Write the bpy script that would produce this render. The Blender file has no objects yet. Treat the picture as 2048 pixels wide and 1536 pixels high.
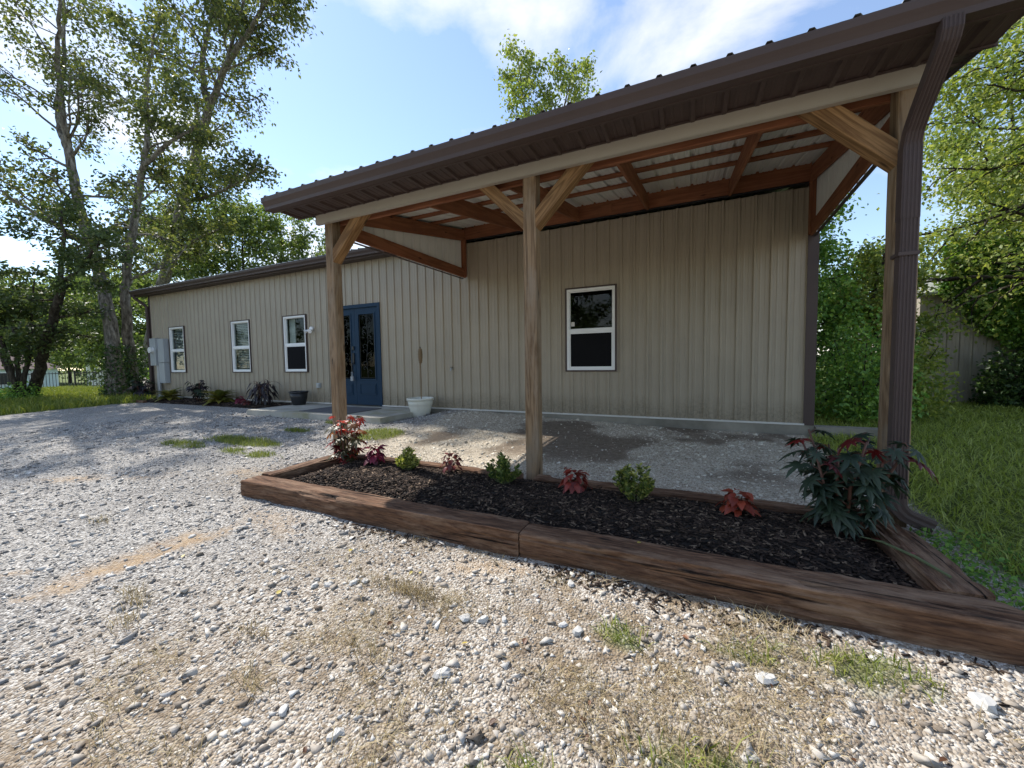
import bpy, math, random
import numpy as np
from mathutils import Matrix, Vector, Euler

rnd = random.Random(7)
rng = np.random.default_rng(11)
scene = bpy.context.scene
COL = scene.collection

# ------------------------------------------------------------------ camera, sky, sun, exposure
cam_d = bpy.data.cameras.new('camera')
cam = bpy.data.objects.new('camera', cam_d)
COL.objects.link(cam)
cam.matrix_world = Matrix(((0.907703, -0.010364, 0.419485, 0.0),
                           (0.419376, 0.056027, -0.906082, 0.0),
                           (-0.014112, 0.998375, 0.055203, 1.0),
                           (0, 0, 0, 1)))
cam_d.sensor_width = 36.0
cam_d.lens = 769.0 / 2048.0 * 36.0
cam_d.clip_start = 0.05
cam_d.clip_end = 2000
scene.camera = cam

SUN_DIR = Vector((-0.84, 0.27, 1.0)).normalized()      # towards the sun
SUN_EL = math.asin(SUN_DIR.z)
SUN_AZ = math.atan2(SUN_DIR.x, SUN_DIR.y)
world = bpy.data.worlds.new('World')
scene.world = world
world.use_nodes = True
wn, wl = world.node_tree.nodes, world.node_tree.links
wn.clear()
w_out = wn.new('ShaderNodeOutputWorld')
w_bg = wn.new('ShaderNodeBackground')
w_bg.inputs['Strength'].default_value = 0.090
sky = wn.new('ShaderNodeTexSky')
sky.sky_type = 'NISHITA'
sky.sun_disc = False
sky.sun_elevation = SUN_EL
sky.sun_rotation = SUN_AZ
sky.air_density = 1.0
sky.dust_density = 0.1
sky.ozone_density = 1.8
# clouds: broken cumulus as noise over the whole dome
tc = wn.new('ShaderNodeTexCoord')
mp = wn.new('ShaderNodeMapping')
mp.inputs['Scale'].default_value = (1.0, 1.0, 1.9)
mp.inputs['Location'].default_value = (0.52, 0.31, 0.2)
wl.new(tc.outputs['Generated'], mp.inputs['Vector'])
n1 = wn.new('ShaderNodeTexNoise')
n1.inputs['Scale'].default_value = 1.9
n1.inputs['Detail'].default_value = 9
n1.inputs['Roughness'].default_value = 0.56
n1.inputs['Distortion'].default_value = 0.25
wl.new(mp.outputs['Vector'], n1.inputs['Vector'])
cr = wn.new('ShaderNodeValToRGB')
cr.color_ramp.elements[0].position = 0.485
cr.color_ramp.elements[1].position = 0.70
wl.new(n1.outputs['Fac'], cr.inputs['Fac'])
wmix = wn.new('ShaderNodeMixRGB')
wmix.inputs['Color2'].default_value = (5.2, 5.1, 4.95, 1)
veil = wn.new('ShaderNodeMath'); veil.operation = 'MAXIMUM'; veil.inputs[1].default_value = 0.06
wl.new(cr.outputs['Color'], veil.inputs[0])
wl.new(veil.outputs[0], wmix.inputs['Fac'])
wl.new(sky.outputs['Color'], wmix.inputs['Color1'])
wl.new(wmix.outputs['Color'], w_bg.inputs['Color'])
wl.new(w_bg.outputs['Background'], w_out.inputs['Surface'])

sun_d = bpy.data.lights.new('sun', 'SUN')
sun_d.energy = 2.6
sun_d.angle = math.radians(0.55)
sun_d.color = (1.0, 0.95, 0.87)
sun = bpy.data.objects.new('sun', sun_d)
COL.objects.link(sun)
sun.rotation_euler = SUN_DIR.to_track_quat('Z', 'Y').to_euler()
sun.location = (-10, 5, 20)

scene.view_settings.view_transform = 'Standard'
scene.view_settings.look = 'None'
scene.view_settings.exposure = 1.5
scene.view_settings.gamma = 1.0
scene.view_settings.use_curve_mapping = False
try:
    scene.cycles.use_denoising = True
    scene.cycles.max_bounces = 8
    scene.cycles.transparent_max_bounces = 12
except Exception:
    pass

# ------------------------------------------------------------------ object helpers
def link(o, parent=None):
    COL.objects.link(o)
    if parent is not None:
        o.parent = parent
        o.matrix_parent_inverse = Matrix.Translation(-Vector(parent['_loc']))
    return o

def thing(name, label, cat, loc=(0, 0, 0), group=None):
    o = bpy.data.objects.new(name, None)
    o.empty_display_size = 0.1
    o.location = loc
    o['_loc'] = [float(v) for v in loc]
    COL.objects.link(o)
    tag(o, label, cat, group)
    return o

def tag(o, label=None, cat=None, group=None, kind=None):
    if label: o['label'] = label
    if cat: o['category'] = cat
    if group: o['group'] = group
    if kind: o['kind'] = kind
    return o

def sub(o):
    """let a part (whose own transform is the identity) carry sub-parts"""
    o['_loc'] = [0.0, 0.0, 0.0]
    return o

def fastmesh(name, V, F, smooth=False):
    V = np.asarray(V, dtype=np.float32).reshape(-1, 3)
    F = np.asarray(F, dtype=np.int32)
    k = F.shape[1]
    me = bpy.data.meshes.new(name)
    me.vertices.add(len(V))
    me.vertices.foreach_set('co', V.ravel())
    me.loops.add(F.size)
    me.loops.foreach_set('vertex_index', F.ravel())
    me.polygons.add(len(F))
    me.polygons.foreach_set('loop_start', np.arange(0, F.size, k, dtype=np.int32))
    me.polygons.foreach_set('loop_total', np.full(len(F), k, dtype=np.int32))
    if smooth:
        me.polygons.foreach_set('use_smooth', np.ones(len(F), dtype=bool))
    me.update(calc_edges=True)
    return me

def meshobj(name, me, mat, parent=None):
    if mat is not None and not me.materials:
        me.materials.append(mat)
    return link(bpy.data.objects.new(name, me), parent)

class MB:
    def __init__(self):
        self.v, self.f = [], []
    def add(self, vs, fs):
        n = len(self.v)
        self.v += [tuple(p) for p in vs]
        self.f += [tuple(i + n for i in f) for f in fs]
        return self
    def box(self, x0, x1, y0, y1, z0, z1):
        vs = [(x0, y0, z0), (x1, y0, z0), (x1, y1, z0), (x0, y1, z0), (x0, y0, z1), (x1, y0, z1), (x1, y1, z1), (x0, y1, z1)]
        return self.add(vs, [(0, 3, 2, 1), (4, 5, 6, 7), (0, 1, 5, 4), (1, 2, 6, 5), (2, 3, 7, 6), (3, 0, 4, 7)])
    def prism(self, prof, x0, x1, axis='x', closed=True, cap=True):
        """profile of 2-d points extruded along an axis; the profile is (y,z) for x, (x,z) for y, (x,y) for z"""
        def P(a, t):
            return (t, a[0], a[1]) if axis == 'x' else ((a[0], t, a[1]) if axis == 'y' else (a[0], a[1], t))
        n = len(prof)
        vs = [P(a, x0) for a in prof] + [P(a, x1) for a in prof]
        fs = [(i, (i + 1) % n, n + (i + 1) % n, n + i) for i in range(n if closed else n - 1)]
        if closed and cap:
            fs += [tuple(range(n - 1, -1, -1)), tuple(range(n, 2 * n))]
        return self.add(vs, fs)
    def tube(self, pts, rad, n=8, cap=True, squash=None):
        pts = [Vector(p) for p in pts]
        if not isinstance(rad, (list, tuple)): rad = [rad] * len(pts)
        rings = []
        t0 = (pts[1] - pts[0]).normalized()
        up = Vector((0, 0, 1)) if abs(t0.z) < 0.9 else Vector((1, 0, 0))
        u = t0.cross(up).normalized()
        for i, p in enumerate(pts):
            t = (pts[min(i + 1, len(pts) - 1)] - pts[max(i - 1, 0)]).normalized()
            u = (u - t * u.dot(t)).normalized()
            w = t.cross(u)
            rings.append([p + (u * math.cos(2 * math.pi * k / n) + w * math.sin(2 * math.pi * k / n)) * rad[i] for k in range(n)])
        vs = [v for r in rings for v in r]
        fs = []
        for i in range(len(pts) - 1):
            for k in range(n):
                fs.append((i * n + k, i * n + (k + 1) % n, (i + 1) * n + (k + 1) % n, (i + 1) * n + k))
        if cap:
            fs += [tuple(range(n - 1, -1, -1)), tuple((len(pts) - 1) * n + k for k in range(n))]
        return self.add(vs, fs)
    def lathe(self, prof, cx, cy, n=32):
        vs = [(cx + r * math.cos(2 * math.pi * k / n), cy + r * math.sin(2 * math.pi * k / n), z) for r, z in prof for k in range(n)]
        fs = [(i * n + k, i * n + (k + 1) % n, (i + 1) * n + (k + 1) % n, (i + 1) * n + k) for i in range(len(prof) - 1) for k in range(n)]
        return self.add(vs, fs)
    def build(self, name, mat, parent=None, smooth=False):
        me = bpy.data.meshes.new(name)
        me.from_pydata(self.v, [], self.f)
        if smooth:
            me.polygons.foreach_set('use_smooth', [True] * len(me.polygons))
        me.update()
        return meshobj(name, me, mat, parent)

def bar(name, p0, p1, w, h, mat, parent, up=(0, 0, 1), ch=0.006, rough=0.0, seg=1):
    """a sawn timber from p0 to p1, length along its own X so that the grain follows it; w across, h along up; eased edges"""
    p0, p1, up = Vector(p0), Vector(p1), Vector(up)
    L = (p1 - p0).length
    X = (p1 - p0).normalized()
    Y = up.cross(X).normalized()
    Z = X.cross(Y)
    a, b = w / 2, h / 2
    prof = [(-a + ch, -b), (a - ch, -b), (a, -b + ch), (a, b - ch), (a - ch, b), (-a + ch, b), (-a, b - ch), (-a, -b + ch)]
    vs, fs = [], []
    n = 8
    for s in range(seg + 1):
        for (y, z) in prof:
            j = (lambda: rnd.uniform(-rough, rough)) if rough else (lambda: 0.0)
            vs.append((L * s / seg + (j() if 0 < s < seg else 0), y + j(), z + j()))
    for s in range(seg):
        for k in range(n):
            fs.append((s * n + k, s * n + (k + 1) % n, (s + 1) * n + (k + 1) % n, (s + 1) * n + k))
    fs += [tuple(range(n - 1, -1, -1)), tuple(seg * n + k for k in range(n))]
    me = bpy.data.meshes.new(name)
    me.from_pydata(vs, [], fs)
    me.update()
    o = meshobj(name, me, mat, parent)
    m = Matrix((X, Y, Z)).transposed().to_4x4()
    m.translation = p0
    o.matrix_world = m if parent is None else m
    if parent is not None:
        o.matrix_basis = m
    return o

# ------------------------------------------------------------------ materials
def newmat(name):
    m = bpy.data.materials.new(name)
    m.use_nodes = True
    nt = m.node_tree
    nt.nodes.clear()
    out = nt.nodes.new('ShaderNodeOutputMaterial')
    b = nt.nodes.new('ShaderNodeBsdfPrincipled')
    nt.links.new(b.outputs[0], out.inputs['Surface'])
    return m, nt, b, out

def N(nt, kind, **kw):
    n = nt.nodes.new(kind)
    for k, v in kw.items():
        if hasattr(n, k): setattr(n, k, v)
        else: n.inputs[k.replace('_', ' ')].default_value = v
    return n

def ramp(nt, fac, stops):
    r = nt.nodes.new('ShaderNodeValToRGB')
    e = r.color_ramp.elements
    while len(e) < len(stops): e.new(0.5)
    for i, (p, c) in enumerate(stops):
        e[i].position = p
        e[i].color = (c[0], c[1], c[2], 1)
    nt.links.new(fac, r.inputs['Fac'])
    return r.outputs['Color']

def mixc(nt, fac, a, b, mode='MIX'):
    m = nt.nodes.new('ShaderNodeMixRGB')
    m.blend_type = mode
    for s, v in ((0, fac), (1, a), (2, b)):
        if isinstance(v, (int, float)): m.inputs[s].default_value = v
        elif isinstance(v, tuple): m.inputs[s].default_value = (v[0], v[1], v[2], 1)
        else: nt.links.new(v, m.inputs[s])
    return m.outputs[0]

def mathn(nt, op, a, b=0.0, clamp=False):
    m = nt.nodes.new('ShaderNodeMath')
    m.operation = op
    m.use_clamp = clamp
    for s, v in ((0, a), (1, b)):
        if isinstance(v, (int, float)): m.inputs[s].default_value = v
        else: nt.links.new(v, m.inputs[s])
    return m.outputs[0]

def noise(nt, scale, detail=4, rough=0.55, vec=None, coord='Object', stretch=None, dist=0.0, out='Fac'):
    n = nt.nodes.new('ShaderNodeTexNoise')
    n.inputs['Scale'].default_value = scale
    n.inputs['Detail'].default_value = detail
    n.inputs['Roughness'].default_value = rough
    n.inputs['Distortion'].default_value = dist
    if vec is None:
        t = nt.nodes.new('ShaderNodeTexCoord')
        vec = t.outputs[coord]
    if stretch is not None:
        mp_ = nt.nodes.new('ShaderNodeMapping')
        mp_.inputs['Scale'].default_value = stretch
        nt.links.new(vec, mp_.inputs['Vector'])
        vec = mp_.outputs['Vector']
    nt.links.new(vec, n.inputs['Vector'])
    return n.outputs[out]

def bump(nt, b, height, strength=0.3, dist=0.01):
    n = nt.nodes.new('ShaderNodeBump')
    n.inputs['Strength'].default_value = strength
    n.inputs['Distance'].default_value = dist
    nt.links.new(height, n.inputs['Height'])
    nt.links.new(n.outputs['Normal'], b.inputs['Normal'])

def paint(name, col, rough=0.45, var=0.12, metallic=0.0, spec=0.5, dirt=None, splash=False):
    m, nt, b, out = newmat(name)
    f = noise(nt, 1.3, 6, 0.6)
    d = tuple(c * (1 - var) for c in col)
    e = tuple(min(1, c * (1 + var)) for c in col)
    c = ramp(nt, f, [(0.3, d), (0.7, e)])
    if dirt:
        g = noise(nt, 2.2, 7, 0.7, stretch=(6, 6, 0.5))
        r = ramp(nt, g, [(0.55, (0, 0, 0)), (0.78, (1, 1, 1))])
        c = mixc(nt, mathn(nt, 'MULTIPLY', r, 0.45), c, dirt)
    if splash:      # rain-splashed mud low on the wall, ragged upper edge, and faint run-off streaks
        tz = nt.nodes.new('ShaderNodeTexCoord'); sz = nt.nodes.new('ShaderNodeSeparateXYZ')
        nt.links.new(tz.outputs['Object'], sz.inputs[0])
        hgt = mathn(nt, 'ADD', sz.outputs[2], mathn(nt, 'MULTIPLY', noise(nt, 1.6, 7, 0.7, stretch=(1.5, 1.5, 0.6)), -0.75))
        lo = ramp(nt, mathn(nt, 'ADD', hgt, 0.5), [(0.22, (1, 1, 1)), (0.52, (0, 0, 0))])
        sp = ramp(nt, noise(nt, 22, 5, 0.7), [(0.42, (0, 0, 0)), (0.62, (1, 1, 1))])
        c = mixc(nt, mathn(nt, 'MULTIPLY', lo, mathn(nt, 'ADD', mathn(nt, 'MULTIPLY', sp, 0.4), 0.22)), c, (0.13, 0.105, 0.065))
        st_ = ramp(nt, noise(nt, 1.0, 6, 0.7, stretch=(9, 9, 0.35)), [(0.50, (0, 0, 0)), (0.72, (1, 1, 1))])
        c = mixc(nt, mathn(nt, 'MULTIPLY', st_, 0.22), c, (0.24, 0.21, 0.165))
    nt.links.new(c, b.inputs['Base Color'])
    b.inputs['Roughness'].default_value = rough
    b.inputs['Metallic'].default_value = metallic
    b.inputs['Specular IOR Level'].default_value = spec
    f2 = noise(nt, 30, 3)
    rr = nt.nodes.new('ShaderNodeMapRange')
    rr.inputs['To Min'].default_value = rough * 0.85
    rr.inputs['To Max'].default_value = min(1, rough * 1.2)
    nt.links.new(f2, rr.inputs['Value'])
    nt.links.new(rr.outputs['Result'], b.inputs['Roughness'])
    bump(nt, b, noise(nt, 2.5, 3), 0.08, 0.02)
    return m

def wood(name, light, dark, knot, rings=26, weather=None, rough=0.75, crack=0.35, strength=0.5, fine_s=(5, 150, 150), fine_m=0.45):
    m, nt, b, out = newmat(name)
    t = nt.nodes.new('ShaderNodeTexCoord')
    oi = nt.nodes.new('ShaderNodeObjectInfo')
    off = nt.nodes.new('ShaderNodeVectorMath'); off.operation = 'SCALE'
    comb = nt.nodes.new('ShaderNodeCombineXYZ')
    for i in range(3): nt.links.new(oi.outputs['Random'], comb.inputs[i])
    nt.links.new(comb.outputs[0], off.inputs[0]); off.inputs['Scale'].default_value = 37.0
    add = nt.nodes.new('ShaderNodeVectorMath'); add.operation = 'ADD'
    nt.links.new(t.outputs['Object'], add.inputs[0]); nt.links.new(off.outputs[0], add.inputs[1])
    vec = add.outputs[0]
    # growth rings: strongly stretched noise turned into bands
    g = noise(nt, 1.0, 3, 0.5, vec=vec, stretch=(0.55, 7, 7), dist=0.35)
    bands = mathn(nt, 'SINE', mathn(nt, 'MULTIPLY', g, float(rings) * 2.4))
    bands = mathn(nt, 'ADD', mathn(nt, 'MULTIPLY', bands, 0.5), 0.5)
    fine = noise(nt, 1.0, 5, 0.65, vec=vec, stretch=fine_s)
    k = nt.nodes.new('ShaderNodeTexVoronoi'); k.inputs['Scale'].default_value = 1.0
    kmp = nt.nodes.new('ShaderNodeMapping'); kmp.inputs['Scale'].default_value = (2.0, 6.5, 6.5)
    nt.links.new(vec, kmp.inputs['Vector']); nt.links.new(kmp.outputs[0], k.inputs['Vector'])
    kn = ramp(nt, k.outputs['Distance'], [(0.06, (1, 1, 1)), (0.13, (0, 0, 0))])
    c = ramp(nt, bands, [(0.15, light), (0.95, dark)])
    c = mixc(nt, fine_m, c, ramp(nt, fine, [(0.35, dark), (0.65, light)]))
    c = mixc(nt, kn, c, knot)
    blotch = noise(nt, 1.2, 4, 0.6, vec=vec)
    c = mixc(nt, 0.55, c, ramp(nt, blotch, [(0.3, (0.55, 0.55, 0.55)), (0.7, (1.25, 1.2, 1.15))]), 'MULTIPLY')
    if weather:
        wv = noise(nt, 2.0, 7, 0.7, vec=vec, stretch=(1, 4, 4))
        c = mixc(nt, ramp(nt, wv, [(0.48, (0, 0, 0)), (0.66, (0.8, 0.8, 0.8))]), c, weather)
    ck = noise(nt, 1.0, 4, 0.6, vec=vec, stretch=(0.9, 30, 30))
    ckm = ramp(nt, ck, [(0.30, (1, 1, 1)), (0.37, (0, 0, 0))])
    c = mixc(nt, mathn(nt, 'MULTIPLY', ckm, crack), c, tuple(v * 0.15 for v in dark))
    nt.links.new(c, b.inputs['Base Color'])
    b.inputs['Roughness'].default_value = rough
    b.inputs['Specular IOR Level'].default_value = 0.25
    hgt = mathn(nt, 'SUBTRACT', mathn(nt, 'ADD', mathn(nt, 'MULTIPLY', fine, 0.7), mathn(nt, 'MULTIPLY', bands, -0.3)), mathn(nt, 'MULTIPLY', ckm, crack * 3))
    bump(nt, b, hgt, strength, 0.006)
    return m

def leafmat(name, stops, trans=0.4, rough=0.5, vary=0.35, spec=0.35, tint=(1.2, 1.25, 0.6)):
    m, nt, b, out = newmat(name)
    g = nt.nodes.new('ShaderNodeNewGeometry')
    ri = g.outputs['Random Per Island']
    big = noise(nt, 0.55, 3)
    f = mathn(nt, 'ADD', mathn(nt, 'MULTIPLY', ri, 1 - vary), mathn(nt, 'MULTIPLY', big, vary), True)
    c = ramp(nt, f, stops)
    nt.links.new(c, b.inputs['Base Color'])
    b.inputs['Roughness'].default_value = rough
    b.inputs['Specular IOR Level'].default_value = spec
    tr = nt.nodes.new('ShaderNodeBsdfTranslucent')
    nt.links.new(mixc(nt, 1.0, c, tint, 'MULTIPLY'), tr.inputs['Color'])
    mx = nt.nodes.new('ShaderNodeMixShader')
    mx.inputs[0].default_value = trans
    nt.links.new(b.outputs[0], mx.inputs[1])
    nt.links.new(tr.outputs[0], mx.inputs[2])
    nt.links.new(mx.outputs[0], out.inputs['Surface'])
    return m

def solidleaf(name, c0, c1, vein=None, trans=0.25, rough=0.38):
    """a single big leaf: colour varies over its length with paler veins"""
    m, nt, b, out = newmat(name)
    oi = nt.nodes.new('ShaderNodeObjectInfo')
    f = mathn(nt, 'ADD', mathn(nt, 'MULTIPLY', oi.outputs['Random'], 0.6), mathn(nt, 'MULTIPLY', noise(nt, 14, 4), 0.4))
    c = ramp(nt, f, [(0.25, c0), (0.75, c1)])
    nt.links.new(c, b.inputs['Base Color'])
    b.inputs['Roughness'].default_value = rough
    bump(nt, b, noise(nt, 45, 3), 0.25, 0.004)
    tr = nt.nodes.new('ShaderNodeBsdfTranslucent')
    nt.links.new(c, tr.inputs['Color'])
    mx = nt.nodes.new('ShaderNodeMixShader'); mx.inputs[0].default_value = trans
    nt.links.new(b.outputs[0], mx.inputs[1]); nt.links.new(tr.outputs[0], mx.inputs[2])
    nt.links.new(mx.outputs[0], out.inputs['Surface'])
    return m

def rockmat(name, stops, scale=60):
    m, nt, b, out = newmat(name)
    g = nt.nodes.new('ShaderNodeNewGeometry')
    f = mathn(nt, 'ADD', mathn(nt, 'MULTIPLY', g.outputs['Random Per Island'], 0.75), mathn(nt, 'MULTIPLY', noise(nt, scale, 3), 0.25))
    c = ramp(nt, f, stops)
    nt.links.new(c, b.inputs['Base Color'])
    b.inputs['Roughness'].default_value = 0.9
    b.inputs['Specular IOR Level'].default_value = 0.2
    bump(nt, b, noise(nt, scale * 1.5, 4), 0.4, 0.004)
    return m

def barkmat(name, a, c, d):
    m, nt, b, out = newmat(name)
    f = noise(nt, 3.0, 7, 0.65, stretch=(3.5, 3.5, 1.0))
    col = ramp(nt, f, [(0.35, a), (0.52, c), (0.68, d)])
    v = noise(nt, 1.0, 4, 0.6, stretch=(16, 16, 3))
    col = mixc(nt, 0.5, col, ramp(nt, v, [(0.35, (0.45, 0.45, 0.45)), (0.65, (1.2, 1.2, 1.2))]), 'MULTIPLY')
    nt.links.new(col, b.inputs['Base Color'])
    b.inputs['Roughness'].default_value = 0.95
    b.inputs['Specular IOR Level'].default_value = 0.15
    bump(nt, b, v, 0.8, 0.03)
    return m

def glassmat(name, tint=(0.8, 0.84, 0.82), refl=0.7, ior=1.33):
    m, nt, b, out = newmat(name)
    lw = nt.nodes.new('ShaderNodeLayerWeight'); lw.inputs['Blend'].default_value = 0.5
    f0 = ((ior - 1) / (ior + 1)) ** 2
    fac = mathn(nt, 'ADD', f0, mathn(nt, 'MULTIPLY', mathn(nt, 'POWER', lw.outputs['Facing'], 5.0), 1 - f0))
    tr = nt.nodes.new('ShaderNodeBsdfTransparent'); tr.inputs['Color'].default_value = (*tint, 1)
    gl = nt.nodes.new('ShaderNodeBsdfGlossy'); gl.inputs['Roughness'].default_value = 0.015
    gl.inputs['Color'].default_value = (refl, refl, refl, 1)
    wob = nt.nodes.new('ShaderNodeBump'); wob.inputs['Strength'].default_value = 0.02; wob.inputs['Distance'].default_value = 0.05
    nt.links.new(noise(nt, 1.5, 2), wob.inputs['Height'])
    nt.links.new(wob.outputs['Normal'], gl.inputs['Normal'])
    mx = nt.nodes.new('ShaderNodeMixShader')
    nt.links.new(fac, mx.inputs[0]); nt.links.new(tr.outputs[0], mx.inputs[1]); nt.links.new(gl.outputs[0], mx.inputs[2])
    nt.links.new(mx.outputs[0], out.inputs['Surface'])
    return m

def concretemat(name, a, b_, moss=None):
    m, nt, b, out = newmat(name)
    f = noise(nt, 1.6, 9, 0.68)
    c = ramp(nt, f, [(0.3, a), (0.7, b_)])
    if moss:
        g = noise(nt, 1.1, 7, 0.7)
        c = mixc(nt, ramp(nt, g, [(0.5, (0, 0, 0)), (0.66, (0.7, 0.7, 0.7))]), c, moss)
    nt.links.new(c, b.inputs['Base Color'])
    b.inputs['Roughness'].default_value = 0.9
    bump(nt, b, noise(nt, 60, 5, 0.7), 0.35, 0.006)
    return m

SIDING = paint('taupe painted steel siding', (0.345, 0.295, 0.22), 0.45, 0.06, dirt=(0.23, 0.19, 0.14), splash=True)
SIDE_BACK = paint('pale primer back of steel sheet', (0.70, 0.70, 0.67), 0.45, 0.06)
BROWN = paint('dark brown painted steel', (0.070, 0.049, 0.044), 0.5, 0.1, spec=0.3)
TANBOARD = paint('tan fascia steel', (0.36, 0.325, 0.27), 0.5, 0.05)
ROOFTOP = paint('brown roof steel', (0.36, 0.37, 0.34), 0.4, 0.08)
WHITE = paint('white vinyl', (0.80, 0.80, 0.78), 0.4, 0.03)
BASETRIM = paint('pale base flashing', (0.62, 0.60, 0.56), 0.5, 0.08, dirt=(0.25, 0.2, 0.15))
BLUE = paint('slate blue door paint', (0.010, 0.034, 0.068), 0.5, 0.06, spec=0.2)
BLACK = paint('black metal', (0.012, 0.012, 0.013), 0.45, 0.1)
GREYBOX = paint('grey enamel', (0.36, 0.38, 0.39), 0.45, 0.05)
GALV = paint('galvanised conduit', (0.40, 0.41, 0.41), 0.45, 0.1, metallic=0.3)
BLACKPOT = paint('black plastic', (0.014, 0.015, 0.018), 0.4, 0.1)
WHITEPOT = paint('cream white plastic pot', (0.66, 0.65, 0.57), 0.5, 0.05, dirt=(0.35, 0.33, 0.25))
BAMBOO = paint('woven bamboo', (0.22, 0.15, 0.08), 0.7, 0.3)
POST = wood('weathered treated pine', (0.30, 0.205, 0.12), (0.12, 0.072, 0.038), (0.035, 0.02, 0.011), weather=(0.26, 0.20, 0.14))
BRACE = wood('brown treated pine', (0.34, 0.20, 0.09), (0.13, 0.065, 0.026), (0.05, 0.025, 0.012))
RAFTER = wood('red brown framing lumber', (0.30, 0.125, 0.062), (0.19, 0.07, 0.034), (0.05, 0.02, 0.012), rings=14, crack=0.1, strength=0.25)
TIE = wood('old railway tie', (0.175, 0.095, 0.055), (0.048, 0.024, 0.015), (0.018, 0.011, 0.008), rings=34, fine_s=(9, 70, 70), fine_m=0.7, weather=(0.27, 0.175, 0.115), rough=0.92, crack=1.0, strength=1.0)
CONCRETE = concretemat('weathered concrete', (0.28, 0.265, 0.225), (0.46, 0.44, 0.385), moss=(0.24, 0.23, 0.12))
FOUND = concretemat('foundation concrete', (0.16, 0.145, 0.115), (0.31, 0.285, 0.235))
GLASS = glassmat('window glass')
DOORGLASS = glassmat('textured door glass', (0.2, 0.22, 0.2), 0.5, 1.35)
INTERIOR = paint('dark interior', (0.035, 0.034, 0.033), 0.8, 0.1)
BLIND = paint('white blinds', (0.55, 0.55, 0.54), 0.5, 0.04)
SCREEN = paint('insect screen', (0.010, 0.010, 0.011), 0.9, 0.1, spec=0.1)
MAT = paint('grey door mat', (0.10, 0.10, 0.105), 0.95, 0.2)
BARK = barkmat('grey maple bark', (0.06, 0.052, 0.042), (0.19, 0.17, 0.14), (0.36, 0.335, 0.29))
BARK_D = barkmat('dark bark', (0.022, 0.018, 0.014), (0.055, 0.045, 0.035), (0.11, 0.095, 0.075))
LEAF_MAPLE = leafmat('maple leaves', [(0.1, (0.055, 0.08, 0.030)), (0.5, (0.105, 0.135, 0.046)), (0.85, (0.20, 0.205, 0.065))], 0.48, tint=(1.15, 1.15, 0.65))
LEAF_DARK = leafmat('dark dogwood leaves', [(0.1, (0.04, 0.065, 0.026)), (0.6, (0.085, 0.12, 0.040)), (0.9, (0.15, 0.17, 0.055))], 0.42, tint=(1.1, 1.15, 0.65))
LEAF_FAR = leafmat('woodland leaves', [(0.1, (0.069, 0.109, 0.039)), (0.5, (0.138, 0.190, 0.060)), (0.9, (0.241, 0.282, 0.086))], 0.42, tint=(1.322, 1.380, 0.747))
LEAF_BRIGHT = leafmat('bright leaves', [(0.08, (0.081, 0.138, 0.034)), (0.5, (0.190, 0.247, 0.060)), (0.9, (0.380, 0.397, 0.098))], 0.45, tint=(1.322, 1.322, 0.690))
LEAF_VINE = leafmat('vine leaves', [(0.1, (0.067, 0.151, 0.042)), (0.5, (0.168, 0.319, 0.067)), (0.9, (0.395, 0.547, 0.108))], 0.36)
LEAF_IVY = leafmat('ivy leaves', [(0.1, (0.016, 0.038, 0.013)), (0.6, (0.042, 0.083, 0.022)), (0.95, (0.128, 0.192, 0.048))], 0.25)
GRASS = leafmat('lawn grass', [(0.05, (0.11, 0.145, 0.030)), (0.5, (0.28, 0.34, 0.065)), (0.92, (0.46, 0.49, 0.15))], 0.38, rough=0.55)
GRASS_DRY = leafmat('dry straw grass', [(0.05, (0.16, 0.115, 0.055)), (0.5, (0.36, 0.28, 0.15)), (0.92, (0.55, 0.47, 0.29))], 0.2, rough=0.7, tint=(1, 0.95, 0.7))
GRASS_YEL = leafmat('yellowing crabgrass', [(0.05, (0.075, 0.12, 0.018)), (0.5, (0.19, 0.23, 0.04)), (0.92, (0.36, 0.35, 0.09))], 0.3, rough=0.6)
MULCH = leafmat('dark mulch chips', [(0.05, (0.010, 0.007, 0.006)), (0.55, (0.036, 0.024, 0.018)), (0.84, (0.075, 0.050, 0.036)), (0.95, (0.20, 0.145, 0.10))], 0.0, rough=0.9, spec=0.2, vary=0.05)
GRAVEL = rockmat('crushed limestone', [(0.08, (0.11, 0.103, 0.098)), (0.4, (0.30, 0.288, 0.275)), (0.75, (0.50, 0.48, 0.45)), (0.95, (0.70, 0.67, 0.62))])
WARMGRAVEL = rockmat('pale warm limestone', [(0.08, (0.14, 0.11, 0.082)), (0.4, (0.34, 0.30, 0.255)), (0.75, (0.52, 0.49, 0.445)), (0.95, (0.70, 0.68, 0.63))])
SHADELIFT_GRAVEL = rockmat('pale limestone lightened against carport shade', [(0.05, (0.22, 0.18, 0.135)), (0.35, (0.50, 0.445, 0.355)), (0.75, (0.68, 0.625, 0.525)), (0.95, (0.80, 0.76, 0.66))])  # pale limestone, colour raised and warmed to brighten the shaded carport floor
ROCK = rockmat('white limestone', [(0.1, (0.34, 0.33, 0.32)), (0.9, (0.58, 0.57, 0.54))], 25)

# ------------------------------------------------------------------ the ground
def smooth01(t):
    t = np.clip(t, 0, 1)
    return t * t * (3 - 2 * t)

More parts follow.
